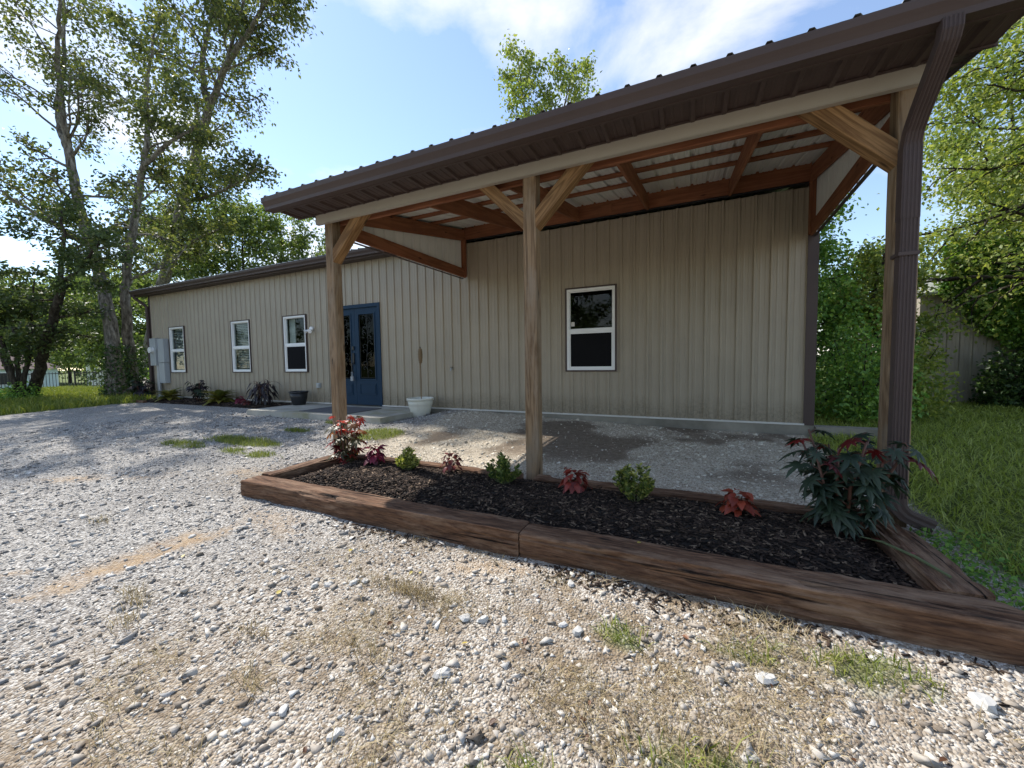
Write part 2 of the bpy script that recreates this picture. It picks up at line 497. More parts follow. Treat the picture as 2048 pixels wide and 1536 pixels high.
def gz(x, y):
    x = np.asarray(x, dtype=float); y = np.asarray(y, dtype=float)
    ys = [-600, -8, -2, 0, 1.5, 2.3, 3.7, 5, 7.2, 12, 30, 600]
    zr = np.interp(y, ys, [-.8, -.55, -.46, -.41, -.345, -.30, -.235, -.2, -.18, -.15, -.1, 1.0])
    zl = np.interp(y, ys, [-.8, -.55, -.46, -.39, -.32, -.275, -.21, -.16, -.12, -.1, -.1, 1.0])
    t = smooth01((x + 6) / 4)
    z = zl * (1 - t) + zr * t
    z = z + 0.12 * smooth01((1.2 - x) / 6.0) * smooth01((x + 5.4) / 0.8) * smooth01((y - 5.2) / 1.8) * smooth01((7.6 - y) / 0.3)
    z = z - 1.25 * smooth01((-x - 27) / 38)
    return z

_rs = np.random.RandomState(5)
_tab = _rs.rand(256, 256)
def vnoise(x, y, s):
    x = np.asarray(x) * s + 57.3; y = np.asarray(y) * s + 91.7
    xi = np.floor(x).astype(int); yi = np.floor(y).astype(int)
    fx = smooth01(x - xi); fy = smooth01(y - yi)
    g = lambda a, b: _tab[a % 256, b % 256]
    return (g(xi, yi) * (1 - fx) + g(xi + 1, yi) * fx) * (1 - fy) + (g(xi, yi + 1) * (1 - fx) + g(xi + 1, yi + 1) * fx) * fy
def fbm(x, y, s):
    return 0.5 * vnoise(x, y, s) + 0.27 * vnoise(x, y, s * 2.1) + 0.15 * vnoise(x, y, s * 4.3) + 0.08 * vnoise(x, y, s * 9)

BED = (-4.06, 1.32, 2.28, 3.68)          # tie-edged bed
def segdist(x, y, ax, ay, bx, by):
    dx, dy = bx - ax, by - ay
    t = np.clip(((x - ax) * dx + (y - ay) * dy) / (dx * dx + dy * dy), 0, 1)
    return np.hypot(x - ax - t * dx, y - ay - t * dy)

def lawn_mask(x, y):
    w = (fbm(x, y, 1.3) - 0.5)
    right = smooth01((x - 1.50 + w * 0.5) / 0.25) * smooth01((y - 2.55 + w * 1.0 - 0.25 * (x - 1.5)) / 0.35)
    left = smooth01((-x - 16.45 + w * 1.2) / 0.4)
    back = smooth01((y - 7.3) / 0.2)
    return np.clip(np.maximum(np.maximum(right, left), back), 0, 1)

PATCHES = [(-6.6, 3.75, 1.0, 0.22), (-7.3, 3.3, 0.6, 0.18), (-4.75, 4.85, 0.45, 0.5), (-5.6, 3.3, 0.7, 0.15), (-6.4, 4.6, 0.35, 0.12), (-6.35, 5.45, 0.35, 0.16),
           (0.25, 1.98, 0.30, 0.12), (0.72, 2.02, 0.2, 0.14), (-0.25, 1.85, 0.16, 0.08), (0.05, 1.35, 0.3, 0.10), (-0.5, 1.05, 0.3, 0.1)]
def patch_mask(x, y):
    m = np.zeros_like(x, dtype=float)
    for (px, py, rx, ry) in PATCHES:
        d = ((x - px) / rx) ** 2 + ((y - py) / ry) ** 2
        m = np.maximum(m, smooth01(1.25 - d))
    return m * smooth01((fbm(x, y, 3.0) - 0.33) / 0.2)

def dry_mask(x, y):
    reg = smooth01((x + 2.9 - 0.35 * (y - 1.5)) / 1.6) * smooth01((2.6 - y) / 0.3)
    reg2 = 0.6 * np.exp(-(((x + 4.3) / 0.9) ** 2 + ((y - 2.75) / 0.5) ** 2))
    f = fbm(x, y, 1.7)
    return np.clip(reg * smooth01((f - 0.30) / 0.3) + reg2, 0, 1)

def soil_mask(x, y):
    reg = smooth01((x + 5.4) / 0.7) * smooth01((y - 4.0) / 0.8) * smooth01((1.6 - x) / 0.3) * smooth01((7.4 - y) / 0.1)
    return reg * smooth01((fbm(x, y, 1.1) - 0.42) / 0.16)

def sand_mask(x, y):
    m = smooth01((0.26 - segdist(x, y, -3.55, 1.0, -3.5, 1.72)) / 0.2)
    m = np.maximum(m, 0.9 * smooth01((0.055 - segdist(x, y, -3.70, 0.77, -3.58, 0.80)) / 0.025))
    m = np.maximum(m, 0.9 * smooth01((0.045 - segdist(x, y, -4.11, 0.85, -4.02, 0.88)) / 0.025))
    m = np.maximum(m, 0.8 * smooth01((0.2 - segdist(x, y, -6.9, 1.75, -5.6, 2.35)) / 0.2))
    m = np.maximum(m, 0.6 * smooth01((0.2 - segdist(x, y, -4.9, 2.75, -4.2, 2.8)) / 0.2))
    m = np.maximum(m, 0.7 * smooth01((0.12 - segdist(x, y, -1.35, 2.05, -0.95, 2.16)) / 0.1))
    m = np.maximum(m, 0.5 * smooth01((0.25 - segdist(x, y, -3.6, 2.1, -2.9, 2.0)) / 0.2))
    return m * smooth01((fbm(x, y, 4.0) - 0.3) / 0.2)

def axis(lo, hi, step, far):
    mid = np.arange(lo, hi + 1e-6, step)
    a, s = [], step
    v = lo
    while v > -far:
        s *= 1.22; v -= s; a.append(v)
    b, s = [], step
    v = hi
    while v < far:
        s *= 1.22; v += s; b.append(v)
    return np.array(a[::-1] + list(mid) + b)

gx, gy = axis(-19, 6, 0.07, 700), axis(-1.2, 8.5, 0.06, 700)
GX, GY = np.meshgrid(gx, gy)
near = np.exp(-(np.hypot(GX, GY) / 14) ** 4)
lump = (fbm(GX, GY, 2.6) - 0.5) * 0.035 + (fbm(GX, GY, 9.0) - 0.5) * 0.016
inbed = smooth01((GX - BED[0]) / 0.05) * smooth01((BED[1] - GX) / 0.05) * smooth01((GY - BED[2]) / 0.05) * smooth01((BED[3] - GY) / 0.05)
atslab = smooth01((GX + 9.9) / 0.2) * smooth01((-5.3 - GX) / 0.2) * smooth01((GY - 5.6) / 0.1)
underhouse = smooth01((GY - 7.22) / 0.05) * smooth01((1.65 - GX) / 0.05) * smooth01((GX + 17.6) / 0.05)
GZ = gz(GX, GY) + lump * near * (1 - inbed) * (1 - atslab) - 0.03 * atslab - 0.05 * underhouse
def ground_z(x, y):
    x = np.asarray(x, dtype=float); y = np.asarray(y, dtype=float)
    return gz(x, y) + ((fbm(x, y, 2.6) - 0.5) * 0.035 + (fbm(x, y, 9.0) - 0.5) * 0.016) * np.exp(-(np.hypot(x, y) / 14) ** 4)
nx, ny = len(gx), len(gy)
idx = np.arange(nx * ny).reshape(ny, nx)
gf = np.stack([idx[:-1, :-1], idx[:-1, 1:], idx[1:, 1:], idx[1:, :-1]], -1).reshape(-1, 4)
gme = fastmesh('ground', np.stack([GX, GY, GZ], -1).reshape(-1, 3), gf, True)
def setcol(me, name, r, g, b):
    at = me.color_attributes.new(name, 'FLOAT_COLOR', 'POINT')
    c = np.stack([r.ravel(), g.ravel(), b.ravel(), np.ones(r.size)], -1).astype(np.float32)
    at.data.foreach_set('color', c.ravel())
warm = smooth01((GX + 3.6 - 0.3 * (GY - 1.5)) / 2.0) * smooth01((GX + 6) / 3)
setcol(gme, 'kinds', np.clip(lawn_mask(GX, GY) + 0.75 * patch_mask(GX, GY), 0, 1), soil_mask(GX, GY), dry_mask(GX, GY))
pale = smooth01((GX + 4.8) / 0.6) * smooth01((GY - 3.7) / 0.3) * smooth01((1.7 - GX) / 0.2) * smooth01((7.3 - GY) / 0.1)  # carport footprint where the floor colour is lightened to lift the shade
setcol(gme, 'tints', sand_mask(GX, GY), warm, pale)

m, nt, b, out = newmat('gravel drive and lawn ground')
at1 = nt.nodes.new('ShaderNodeVertexColor'); at1.layer_name = 'kinds'
at2 = nt.nodes.new('ShaderNodeVertexColor'); at2.layer_name = 'tints'
s1 = nt.nodes.new('ShaderNodeSeparateColor'); nt.links.new(at1.outputs[0], s1.inputs[0])
s2 = nt.nodes.new('ShaderNodeSeparateColor'); nt.links.new(at2.outputs[0], s2.inputs[0])
vor = nt.nodes.new('ShaderNodeTexVoronoi'); vor.inputs['Scale'].default_value = 85; vor.inputs['Randomness'].default_value = 1
tco = nt.nodes.new('ShaderNodeTexCoord')
nt.links.new(tco.outputs['Object'], vor.inputs['Vector'])
vs = nt.nodes.new('ShaderNodeSeparateColor'); nt.links.new(vor.outputs['Color'], vs.inputs[0])
grav = ramp(nt, vs.outputs[0], [(0.05, (0.15, 0.14, 0.13)), (0.45, (0.31, 0.295, 0.275)), (0.8, (0.46, 0.44, 0.41)), (0.98, (0.60, 0.58, 0.545))])
gravw = ramp(nt, vs.outputs[0], [(0.05, (0.21, 0.17, 0.13)), (0.45, (0.40, 0.345, 0.285)), (0.8, (0.52, 0.48, 0.42)), (0.98, (0.62, 0.595, 0.55))])
c = mixc(nt, s2.outputs[1], grav, gravw)
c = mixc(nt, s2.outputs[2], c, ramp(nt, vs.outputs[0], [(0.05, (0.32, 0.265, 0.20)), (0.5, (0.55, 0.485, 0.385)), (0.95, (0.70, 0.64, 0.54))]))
bl = noise(nt, 0.8, 8, 0.65)
c = mixc(nt, 0.6, c, ramp(nt, bl, [(0.3, (0.68, 0.67, 0.67)), (0.7, (1.15, 1.13, 1.1))]), 'MULTIPLY')
fn = noise(nt, 14, 7, 0.7)
drc = ramp(nt, fn, [(0.3, (0.085, 0.058, 0.036)), (0.55, (0.24, 0.18, 0.115)), (0.75, (0.42, 0.34, 0.23))])
c = mixc(nt, mathn(nt, 'MULTIPLY', s1.outputs[2], mathn(nt, 'MULTIPLY', ramp(nt, noise(nt, 6, 6, 0.7), [(0.38, (0, 0, 0)), (0.56, (1, 1, 1))]), 0.9)), c, drc)
soc = ramp(nt, fn, [(0.3, (0.09, 0.066, 0.046)), (0.7, (0.25, 0.195, 0.145))])
c = mixc(nt, mathn(nt, 'MULTIPLY', s1.outputs[1], 0.85), c, soc)
sac = ramp(nt, fn, [(0.3, (0.27, 0.17, 0.09)), (0.7, (0.50, 0.37, 0.23))])
c = mixc(nt, mathn(nt, 'MULTIPLY', s2.outputs[0], mathn(nt, 'ADD', 0.35, mathn(nt, 'MULTIPLY', ramp(nt, noise(nt, 9, 6, 0.7), [(0.38, (0, 0, 0)), (0.58, (1, 1, 1))]), 0.5))), c, sac)
grc = ramp(nt, noise(nt, 5, 8, 0.7), [(0.3, (0.05, 0.065, 0.016)), (0.55, (0.11, 0.14, 0.034)), (0.75, (0.20, 0.20, 0.07))])
c = mixc(nt, s1.outputs[0], c, grc)
nt.links.new(c, b.inputs['Base Color'])
b.inputs['Roughness'].default_value = 0.95
b.inputs['Specular IOR Level'].default_value = 0.15
hh = mathn(nt, 'ADD', mathn(nt, 'MULTIPLY', vor.outputs['Distance'], -1.0), mathn(nt, 'MULTIPLY', noise(nt, 120, 4), 0.5))
bump(nt, b, hh, 0.8, 0.015)
ground = meshobj('ground', gme, m)
tag(ground, 'gravel yard with lawn beside it', None, None, 'structure')

# loose gravel: real stones, joined because nobody could count them
CUBE = np.array([(-1, -1, -1), (1, -1, -1), (1, 1, -1), (-1, 1, -1), (-1, -1, 1), (1, -1, 1), (1, 1, 1), (-1, 1, 1)], float) * 0.5
PRISM = np.array([(-.6, -.5, -.5), (.62, -.4, -.5), (.05, .6, -.5), (-.55, -.45, .5), (.55, -.35, .5), (.02, .5, .5)])
PRISMF = np.array([(0, 2, 1, 1), (3, 4, 5, 5), (0, 1, 4, 3), (1, 2, 5, 4), (2, 0, 3, 5)])
PRISMT = np.array([(0, 2, 1), (3, 4, 5), (0, 1, 4), (0, 4, 3), (1, 2, 5), (1, 5, 4), (2, 0, 3), (2, 3, 5)])
CUBEF = np.array([(0, 3, 2, 1), (4, 5, 6, 7), (0, 1, 5, 4), (1, 2, 6, 5), (2, 3, 7, 6), (3, 0, 4, 7)])
def rotmats(ax, az):
    n = len(az)
    ca, sa, cb, sb = np.cos(az), np.sin(az), np.cos(ax), np.sin(ax)
    Rz = np.zeros((n, 3, 3)); Rz[:, 0, 0] = ca; Rz[:, 0, 1] = -sa; Rz[:, 1, 0] = sa; Rz[:, 1, 1] = ca; Rz[:, 2, 2] = 1
    Rx = np.zeros((n, 3, 3)); Rx[:, 0, 0] = 1; Rx[:, 1, 1] = cb; Rx[:, 1, 2] = -sb; Rx[:, 2, 1] = sb; Rx[:, 2, 2] = cb
    return np.einsum('nij,njk->nik', Rz, Rx)
def stones(x, y, z, size, flat=(0.3, 0.7), jit=0.26):
    """sharp crushed chips: jittered wedges"""
    n = len(x)
    base = PRISM[None] + rng.uniform(-jit, jit, (n, 6, 3))
    sc = np.stack([rng.uniform(0.8, 1.6, n), rng.uniform(0.6, 1.1, n), rng.uniform(*flat, n)], -1) * size[:, None]
    V = base * sc[:, None, :]
    V = np.einsum('nij,nkj->nki', rotmats(rng.normal(0, 0.5, n), rng.uniform(0, 6.28, n)), V)
    V += np.stack([x, y, z], -1)[:, None, :]
    F = PRISMT[None] + (np.arange(n) * 6)[:, None, None]
    return V.reshape(-1, 3), F.reshape(-1, 3)

def scatter(n, rmin, rmax, a0=-1.5, a1=0.72, power=1.0):
    r = rmin + (rmax - rmin) * rng.random(n) ** power
    a = rng.uniform(a0, a1, n)
    return r * np.sin(a), r * np.cos(a), r
def keep_gravel(x, y):
    k = (y < 7.15) & (x < 2.4)
    k &= ~((x > BED[0] - 0.02) & (x < BED[1] + 0.02) & (y > BED[2] - 0.01) & (y < BED[3] + 0.02))
    k &= ~((x > -9.7) & (x < -5.42) & (y > 5.62))
    k &= ~((x > -17.5) & (x < -9.6) & (y > 6.3))
    k &= rng.random(len(x)) > lawn_mask(x, y) * 1.3
    k &= rng.random(len(x)) > 0.93 * soil_mask(x, y)
    k &= rng.random(len(x)) > 0.8 * sand_mask(x, y)
    k &= rng.random(len(x)) > 0.8 * patch_mask(x, y)
    return k
x, y, r = scatter(170000, 0.75, 12.5)
k = keep_gravel(x, y) & (rng.random(len(x)) > 0.62 * dry_mask(x, y) * smooth01((fbm(x, y, 3.1) - 0.36) / 0.2)); x, y, r = x[k], y[k], r[k]
size = np.clip(rng.lognormal(-4.86, 0.62, len(x)), 0.003, 0.040) * (0.88 + 0.05 * r)
wm = smooth01((x + 3.6 - 0.3 * (y - 1.5)) / 2.0) * smooth01((x + 6) / 3)
iswarm = rng.random(len(x)) < wm
islifted = (rng.random(len(x)) < smooth01((x + 4.8) / 0.6) * smooth01((y - 3.7) / 0.3)) & (x < 1.6)
for nm, mk, mt, lb in (('grey_gravel', ~iswarm & ~islifted, GRAVEL, 'loose grey crushed gravel covering the drive'), ('cream_gravel', iswarm & ~islifted, WARMGRAVEL, 'loose cream and tan gravel in front of the planting bed'), ('shade_lifted_gravel', islifted, SHADELIFT_GRAVEL, 'pale gravel under the carport, its colour lightened to lift the shade')):
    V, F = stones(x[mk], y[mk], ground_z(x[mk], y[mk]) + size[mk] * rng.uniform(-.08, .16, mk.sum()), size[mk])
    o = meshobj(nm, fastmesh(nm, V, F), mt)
    tag(o, lb, 'gravel', None, 'stuff')

# ------------------------------------------------------------------ corrugated sheets
PITCH = 0.2286
def sheet_profile(u0, u1, major=0.027, minor=0.0045):
    pts = {}
    k0 = int(math.floor(u0 / PITCH)) - 1
    k1 = int(math.ceil(u1 / PITCH)) + 1
    full = []
    for k in range(k0, k1 + 1):
        c0 = k * PITCH
        full += [(c0 - 0.027, 0), (c0 - 0.014, major), (c0 + 0.014, major), (c0 + 0.027, 0)]
        for f in (1 / 3, 2 / 3):
            m_ = c0 + PITCH * f
            full += [(m_ - 0.014, 0), (m_ - 0.007, minor), (m_ + 0.007, minor), (m_ + 0.014, 0)]
    us, ds = zip(*full)
    return np.array(us), np.array(ds)

def sheet(name, u0, u1, spans, fmap, mat, parent, breaks=(), lift=0.0):
    """spans(u)-> list of (lo,hi); fmap(u,d,t)->xyz"""
    us, ds = sheet_profile(u0, u1)
    xs = sorted(set([u0, u1] + [float(v) for v in us if u0 < v < u1] + [v for v in breaks if u0 < v < u1]))
    mb = MB()
    for a, c_ in zip(xs[:-1], xs[1:]):
        if c_ - a < 1e-5: continue
        da, dc = float(np.interp(a, us, ds)) + lift, float(np.interp(c_, us, ds)) + lift
        mid = 0.5 * (a + c_)
        for (lo, hi) in spans(mid):
            la, ha = (lo(a), hi(a)) if callable(lo) else (lo, hi)
            lc, hc = (lo(c_), hi(c_)) if callable(lo) else (lo, hi)
            mb.add([fmap(a, da, la), fmap(c_, dc, lc), fmap(c_, dc, hc), fmap(a, da, ha)], [(0, 1, 2, 3)])
    return mb.build(name, mat, parent)

# ------------------------------------------------------------------ main building
YW = 7.23
XL, XR = -17.6, 1.60
WTOP = 3.56
bld = thing('metal_building', 'long taupe metal-sided building with dark brown eaves and a blue double door', 'building', (-8, YW, 0))
WINS = [(-16.40, -15.50), (-12.84, -11.95), (-10.39, -9.49), (-2.155, -1.245)]
WZ = (0.84, 2.375)
DOOR = (-8.58, -6.84, -0.03, 2.51)
opens = [(a, c_, WZ[0], WZ[1]) for a, c_ in WINS] + [DOOR]
def wall_spans(u):
    for (a, c_, z0, z1) in opens:
        if a < u < c_:
            s = []
            if z0 > 0.02: s.append((0.0, z0))
            s.append((z1, WTOP))
            return s
    return [(0.0, WTOP)]
brk = [v for o_ in opens for v in o_[:2]]
W36 = PITCH * 4
u = XL
i = 0
while u < XR - 0.01:
    u1 = min(u + W36, XR)
    sheet('siding_panel', u, u1, wall_spans, lambda uu, d, t: (uu, YW - d, t), SIDING, bld, brk, 0.0012 * (i % 2))
    u = u1; i += 1
mb = MB(); mb.box(XR - 0.012, XR + 0.125, YW - 0.038, YW + 0.10, -0.02, WTOP + 0.3); mb.build('corner_trim', BROWN, bld)
mb = MB(); mb.box(XL - 0.10, XL + 0.012, YW - 0.038, YW + 0.10, -0.02, WTOP); mb.build('corner_trim', BROWN, bld)
mb = MB(); mb.box(XL, DOOR[0], YW - 0.045, YW + 0.02, -0.022, 0.004); mb.build('base_flashing', BASETRIM, bld)
mb = MB(); mb.box(DOOR[1], XR, YW - 0.045, YW + 0.02, -0.022, 0.004); mb.build('base_flashing', BASETRIM, bld)
mb = MB(); mb.box(XL + 0.02, XR + 0.13, YW - 0.028, YW + 0.3, -0.6, -0.024); mb.build('foundation', FOUND, bld)
mb = MB(); mb.box(XR + 0.135, 2.65, YW - 0.10, YW + 0.12, -0.6, -0.03)
o = mb.build('concrete_curb', FOUND); tag(o, 'low concrete kerb running on past the building corner under the shrubs', 'kerb')
# end walls and back wall (seen only past the corners)
RIDGE_Y, RIDGE_Z, EAVE_Z = 13.0, 5.25, 3.72
mb = MB()
for xx in (XL + 0.004, XR - 0.004):
    mb.add([(xx, YW + 0.03, -0.3), (xx, 18.8, -0.3), (xx, 18.8, 3.7), (xx, RIDGE_Y, RIDGE_Z - 0.05), (xx, YW + 0.03, 3.75)], [(0, 1, 2, 3, 4)])
mb.add([(XL, 18.8, -0.3), (XR, 18.8, -0.3), (XR, 18.8, 3.7), (XL, 18.8, 3.7)], [(0, 1, 2, 3)])
mb.build('end_wall', SIDING, bld)
mb = MB()   # dim room behind the glass
mb.add([(XL + .1, 9.2, -.02), (XR - .1, 9.2, -.02), (XR - .1, 9.2, 3.3), (XL + .1, 9.2, 3.3), (XL + .1, YW + .12, -.02), (XR - .1, YW + .12, -.02), (XR - .1, YW + .12, 3.3), (XL + .1, YW + .12, 3.3)],
       [(0, 1, 2, 3), (0, 1, 5, 4), (3, 2, 6, 7)])
mb.build('interior_wall', INTERIOR, bld)
# eave of the long wing
EX0, EX1 = -18.05, -4.46
def main_roof(yy): return EAVE_Z + 0.25 * (yy - 6.86)
mb = MB(); mb.box(EX0, EX1, 6.955, YW - 0.036, 3.545, 3.553); mb.build('soffit', BROWN, bld)
for k in range(int((EX1 - EX0) / 0.3)):
    pass
mb = MB(); mb.box(EX0, EX1, 6.945, 6.953, 3.535, 3.70); mb.build('fascia', BROWN, bld)
GPROF = [(0.0, 0.0), (0.0, -0.135), (-0.078, -0.135), (-0.082, -0.10), (-0.098, -0.075), (-0.118, -0.05), (-0.124, -0.012), (-0.124, 0.0), (-0.108, 0.004), (-0.108, -0.008), (-0.116, -0.016),
         (-0.110, -0.05), (-0.092, -0.075), (-0.076, -0.098), (-0.072, -0.129), (-0.006, -0.129), (-0.006, 0.0)]
mb = MB(); mb.prism([(6.943 + a, 3.705 + z) for a, z in GPROF], EX0, EX1); mb.build('gutter', BROWN, bld)
mb = MB(); mb.prism([(6.943 + a, 3.705 + z) for a, z in GPROF[:9]], EX0 - 0.004, EX0 + 0.001); mb.build('gutter_end_cap', BROWN, bld)
u = EX0
while u < 1.95:
    u1 = min(u + W36 * 2, 1.97)
    lo = 6.84 if u1 < EX1 + 0.6 else 7.5
    sheet('roof_panel', u, u1, lambda uu, lo=lo: [(lo, RIDGE_Y)], lambda uu, d, t: (uu, t, main_roof(t) + d), ROOFTOP, bld)
    u = u1
mb = MB(); mb.add([(EX0, RIDGE_Y, main_roof(RIDGE_Y)), (1.97, RIDGE_Y, main_roof(RIDGE_Y)), (1.97, 19.2, 3.7), (EX0, 19.2, 3.7)], [(0, 1, 2, 3)]); mb.build('roof_rear_slope', ROOFTOP, bld)
mb = MB(); mb.add([(EX0, 6.86, 3.70), (EX0, RIDGE_Y, main_roof(RIDGE_Y) - .02), (EX0, RIDGE_Y, main_roof(RIDGE_Y) - .18), (EX0, 6.86, 3.54)], [(0, 1, 2, 3)]); mb.build('rake_fascia', BROWN, bld)
# left downspout
mb = MB(); mb.tube([(-17.92, 6.90, 3.57), (-17.90, 6.90, 3.48), (-17.75, 7.05, 3.30), (-17.69, 7.15, 3.18), (-17.69, 7.15, 1.6), (-17.69, 7.15, 0.0)], 0.05, 8); mb.build('downspout', BROWN, bld)

def ring(mb, x0, x1, z0, z1, w, y0, y1):
    mb.box(x0, x1, y0, y1, z1 - w, z1); mb.box(x0, x1, y0, y1, z0, z0 + w)
    mb.box(x0, x0 + w, y0, y1, z0 + w, z1 - w); mb.box(x1 - w, x1, y0, y1, z0 + w, z1 - w)
    return mb

def window(x0, x1, blind, lab):
    z0, z1 = WZ
    fw = 0.041
    w = sub(ring(MB(), x0 + 0.002, x1 - 0.002, z0 + 0.002, z1 - 0.002, fw, YW - 0.038, YW + 0.06).build('window', WHITE, bld))
    w['label'] = lab
    ring(MB(), x0 - 0.026, x1 + 0.026, z0 - 0.026, z1 + 0.026, 0.0275, YW - 0.046, YW + 0.01).build('window_trim', BROWN, w)
    zm = z0 + (z1 - z0) * 0.485
    mb = MB(); mb.box(x0 + fw, x1 - fw, YW - 0.026, YW + 0.045, zm - 0.025, zm + 0.025); mb.build('meeting_rail', WHITE, w)
    ring(MB(), x0 + fw + .001, x1 - fw - .001, z0 + fw + .001, zm - 0.026, 0.026, YW - 0.016, YW + 0.03).build('sash', WHITE, w)
    ring(MB(), x0 + fw + .001, x1 - fw - .001, zm + 0.026, z1 - fw - .001, 0.018, YW - 0.002, YW + 0.045).build('sash', WHITE, w)
    mb = MB(); mb.box(x0 + fw + .02, x1 - fw - .02, YW + 0.008, YW + 0.014, z0 + fw + .02, zm - 0.03); mb.build('pane', GLASS, w)
    mb = MB(); mb.box(x0 + fw + .015, x1 - fw - .015, YW + 0.020, YW + 0.026, zm + 0.03, z1 - fw - .015); mb.build('pane', GLASS, w)
    if blind:
        mb = MB(); z = z0 + 0.06
        while z < z1 - 0.06:
            mb.add([(x0 + .06, YW + .075, z), (x1 - .06, YW + .075, z), (x1 - .06, YW + .110, z + .030), (x0 + .06, YW + .110, z + .030)], [(0, 1, 2, 3)])
            z += 0.05
        o = mb.build('blind', BLIND, w); o['kind'] = 'stuff'
    else:
        mb = MB(); mb.box(x0 + fw + .03, x1 - fw - .03, YW - 0.006, YW - 0.004, z0 + fw + .03, zm - 0.03); mb.build('insect_screen', SCREEN, w)
    return w
window(*WINS[0], True, 'white sash window with blinds beside the grey utility boxes')
window(*WINS[1], True, 'white sash window with blinds in the middle of the long wall')
wc = window(*WINS[2], False, 'white sash window beside the flood light and blue door')
mb = MB(); mb.box(WINS[2][0] + .06, WINS[2][0] + .30, YW + .10, YW + .12, WZ[0] + .06, WZ[1] - .06); mb.build('curtain', BLIND, wc)
wd = window(*WINS[3], False, 'white sash window in the wall under the carport')
mb = MB(); mb.box(-2.085, -2.015, YW + .012, YW + .018, 1.68, 1.76); mb.build('sticker', BASETRIM, wd)

# blue double door
fr = MB(); x0, x1, z0, z1 = DOOR
fr.box(x0 + .002, x0 + .075, YW - .045, YW + .09, z0, z1 - .002); fr.box(x1 - .075, x1 - .002, YW - .045, YW + .09, z0, z1 - .002); fr.box(x0 + .075, x1 - .075, YW - .045, YW + .09, z1 - .085, z1 - .002)
fr.build('door_frame', BLUE, bld)
mb = MB(); mb.box(x0 + .076, x1 - .076, YW - .05, YW + .1, -.028, -.008); mb.build('door_sill', BLACK, bld)
def scroll(mb, cx, cz, s, flip, y):
    pts = []
    for k in range(15):
        t = k / 14 * 4.6
        rr = s * (1 - 0.82 * k / 14)
        pts.append((cx + flip * rr * math.cos(t), y, cz + rr * math.sin(t)))
    mb.tube(pts, 0.006, 5)
xm = (x0 + x1) / 2
for (a, c_, hinge, lab) in ((x0 + .078, xm - .003, -1, 'left'), (xm + .003, x1 - .078, 1, 'right')):
    st = 0.13
    mb = MB()
    ya, yb = YW - .005, YW + .04
    zb, zt = -0.006, z1 - .088
    gz0, gz1 = 0.64, 2.27
    mb.box(a, a + st, ya, yb, zb, zt); mb.box(c_ - st, c_, ya, yb, zb, zt)
    mb.box(a + st, c_ - st, ya, yb, gz1, zt); mb.box(a + st, c_ - st, ya, yb, zb, gz0)
    leaf = sub(mb.build('door', BLUE, bld))
    ring(MB(), a + st - .02, c_ - st + .02, gz0 - .02, gz1 + .02, .03, ya - .014, ya + .004).build('glazing_bead', BLUE, leaf)
    ring(MB(), a + st - .01, c_ - st + .01, 0.24, 0.53, .022, ya - .012, ya + .003).build('panel_moulding', BLUE, leaf)
    mb = MB(); mb.box(a + st + .03, c_ - st - .03, ya - .010, ya + .003, 0.28, 0.49); mb.build('raised_panel', BLUE, leaf)
    mb = MB(); mb.box(a + st + .008, c_ - st - .008, ya + .012, ya + .018, gz0 + .008, gz1 - .008); mb.build('pane', DOORGLASS, leaf)
    mb = MB(); yy = ya + .006; cx = (a + c_) / 2; hw = (c_ - a) / 2 - st - .03
    mb.tube([(cx - hw, yy, gz0 + .04), (cx - hw, yy, gz1 - .04), (cx + hw, yy, gz1 - .04), (cx + hw, yy, gz0 + .04), (cx - hw, yy, gz0 + .04)], .007, 5)
    for k in range(7):
        cz = gz0 + .16 + k * .215
        f_ = 1 if k % 2 else -1
        scroll(mb, cx - .09 * f_, cz, .095, f_, yy); scroll(mb, cx + .10 * f_, cz + .10, .07, -f_, yy)
    mb.tube([(cx, yy, gz0 + .05), (cx - .03, yy, gz0 + .5), (cx + .03, yy, gz0 + 1.0), (cx, yy, gz1 - .05)], .006, 5)
    mb.build('iron_scrollwork', BLACK, leaf)
    if hinge == -1:
        mb = MB(); hx = c_ - .06
        mb.box(hx - .03, hx + .03, ya - .025, ya + .001, 1.02, 1.30); mb.box(hx - .03, hx + .03, ya - .03, ya + .001, 1.38, 1.47)
        mb.tube([(hx, ya - .02, 1.06), (hx, ya - .07, 1.02), (hx, ya - .07, .84), (hx, ya - .02, .80)], .013, 8)
        mb.build('door_handle', BLACK, leaf)
        mb = MB(); mb.box(hx - .035, hx + .035, ya - .10, ya - .06, .60, .71); mb.tube([(hx - .022, ya - .08, .71), (hx - .022, ya - .08, .82), (hx + .022, ya - .08, .82), (hx + .022, ya - .08, .71)], .006, 6)
        mb.build('key_lockbox', GREYBOX, leaf)

# rows of screws down the ribs
mb = MB()
for zz in (0.12, 0.72, 1.42, 2.12, 2.80, 3.42):
    k_ = math.ceil(XL / PITCH)
    while k_ * PITCH < XR:
        sx_ = k_ * PITCH + 0.045; k_ += 1
        if any(a - .04 < sx_ < c_ + .04 and z0_ - .04 < zz < z1_ + .04 for (a, c_, z0_, z1_) in opens): continue
        mb.add([(sx_ + .0065 * math.cos(q * 1.0472), YW - .0055, zz + .0065 * math.sin(q * 1.0472)) for q in range(6)] + [(sx_ + .008 * math.cos(q * 1.0472), YW + .001, zz + .008 * math.sin(q * 1.0472)) for q in range(6)],
               [(5, 4, 3, 2, 1, 0)] + [(q, (q + 1) % 6, 6 + (q + 1) % 6, 6 + q) for q in range(6)])
o = mb.build('siding_screws', SIDING, bld); o['kind'] = 'stuff'

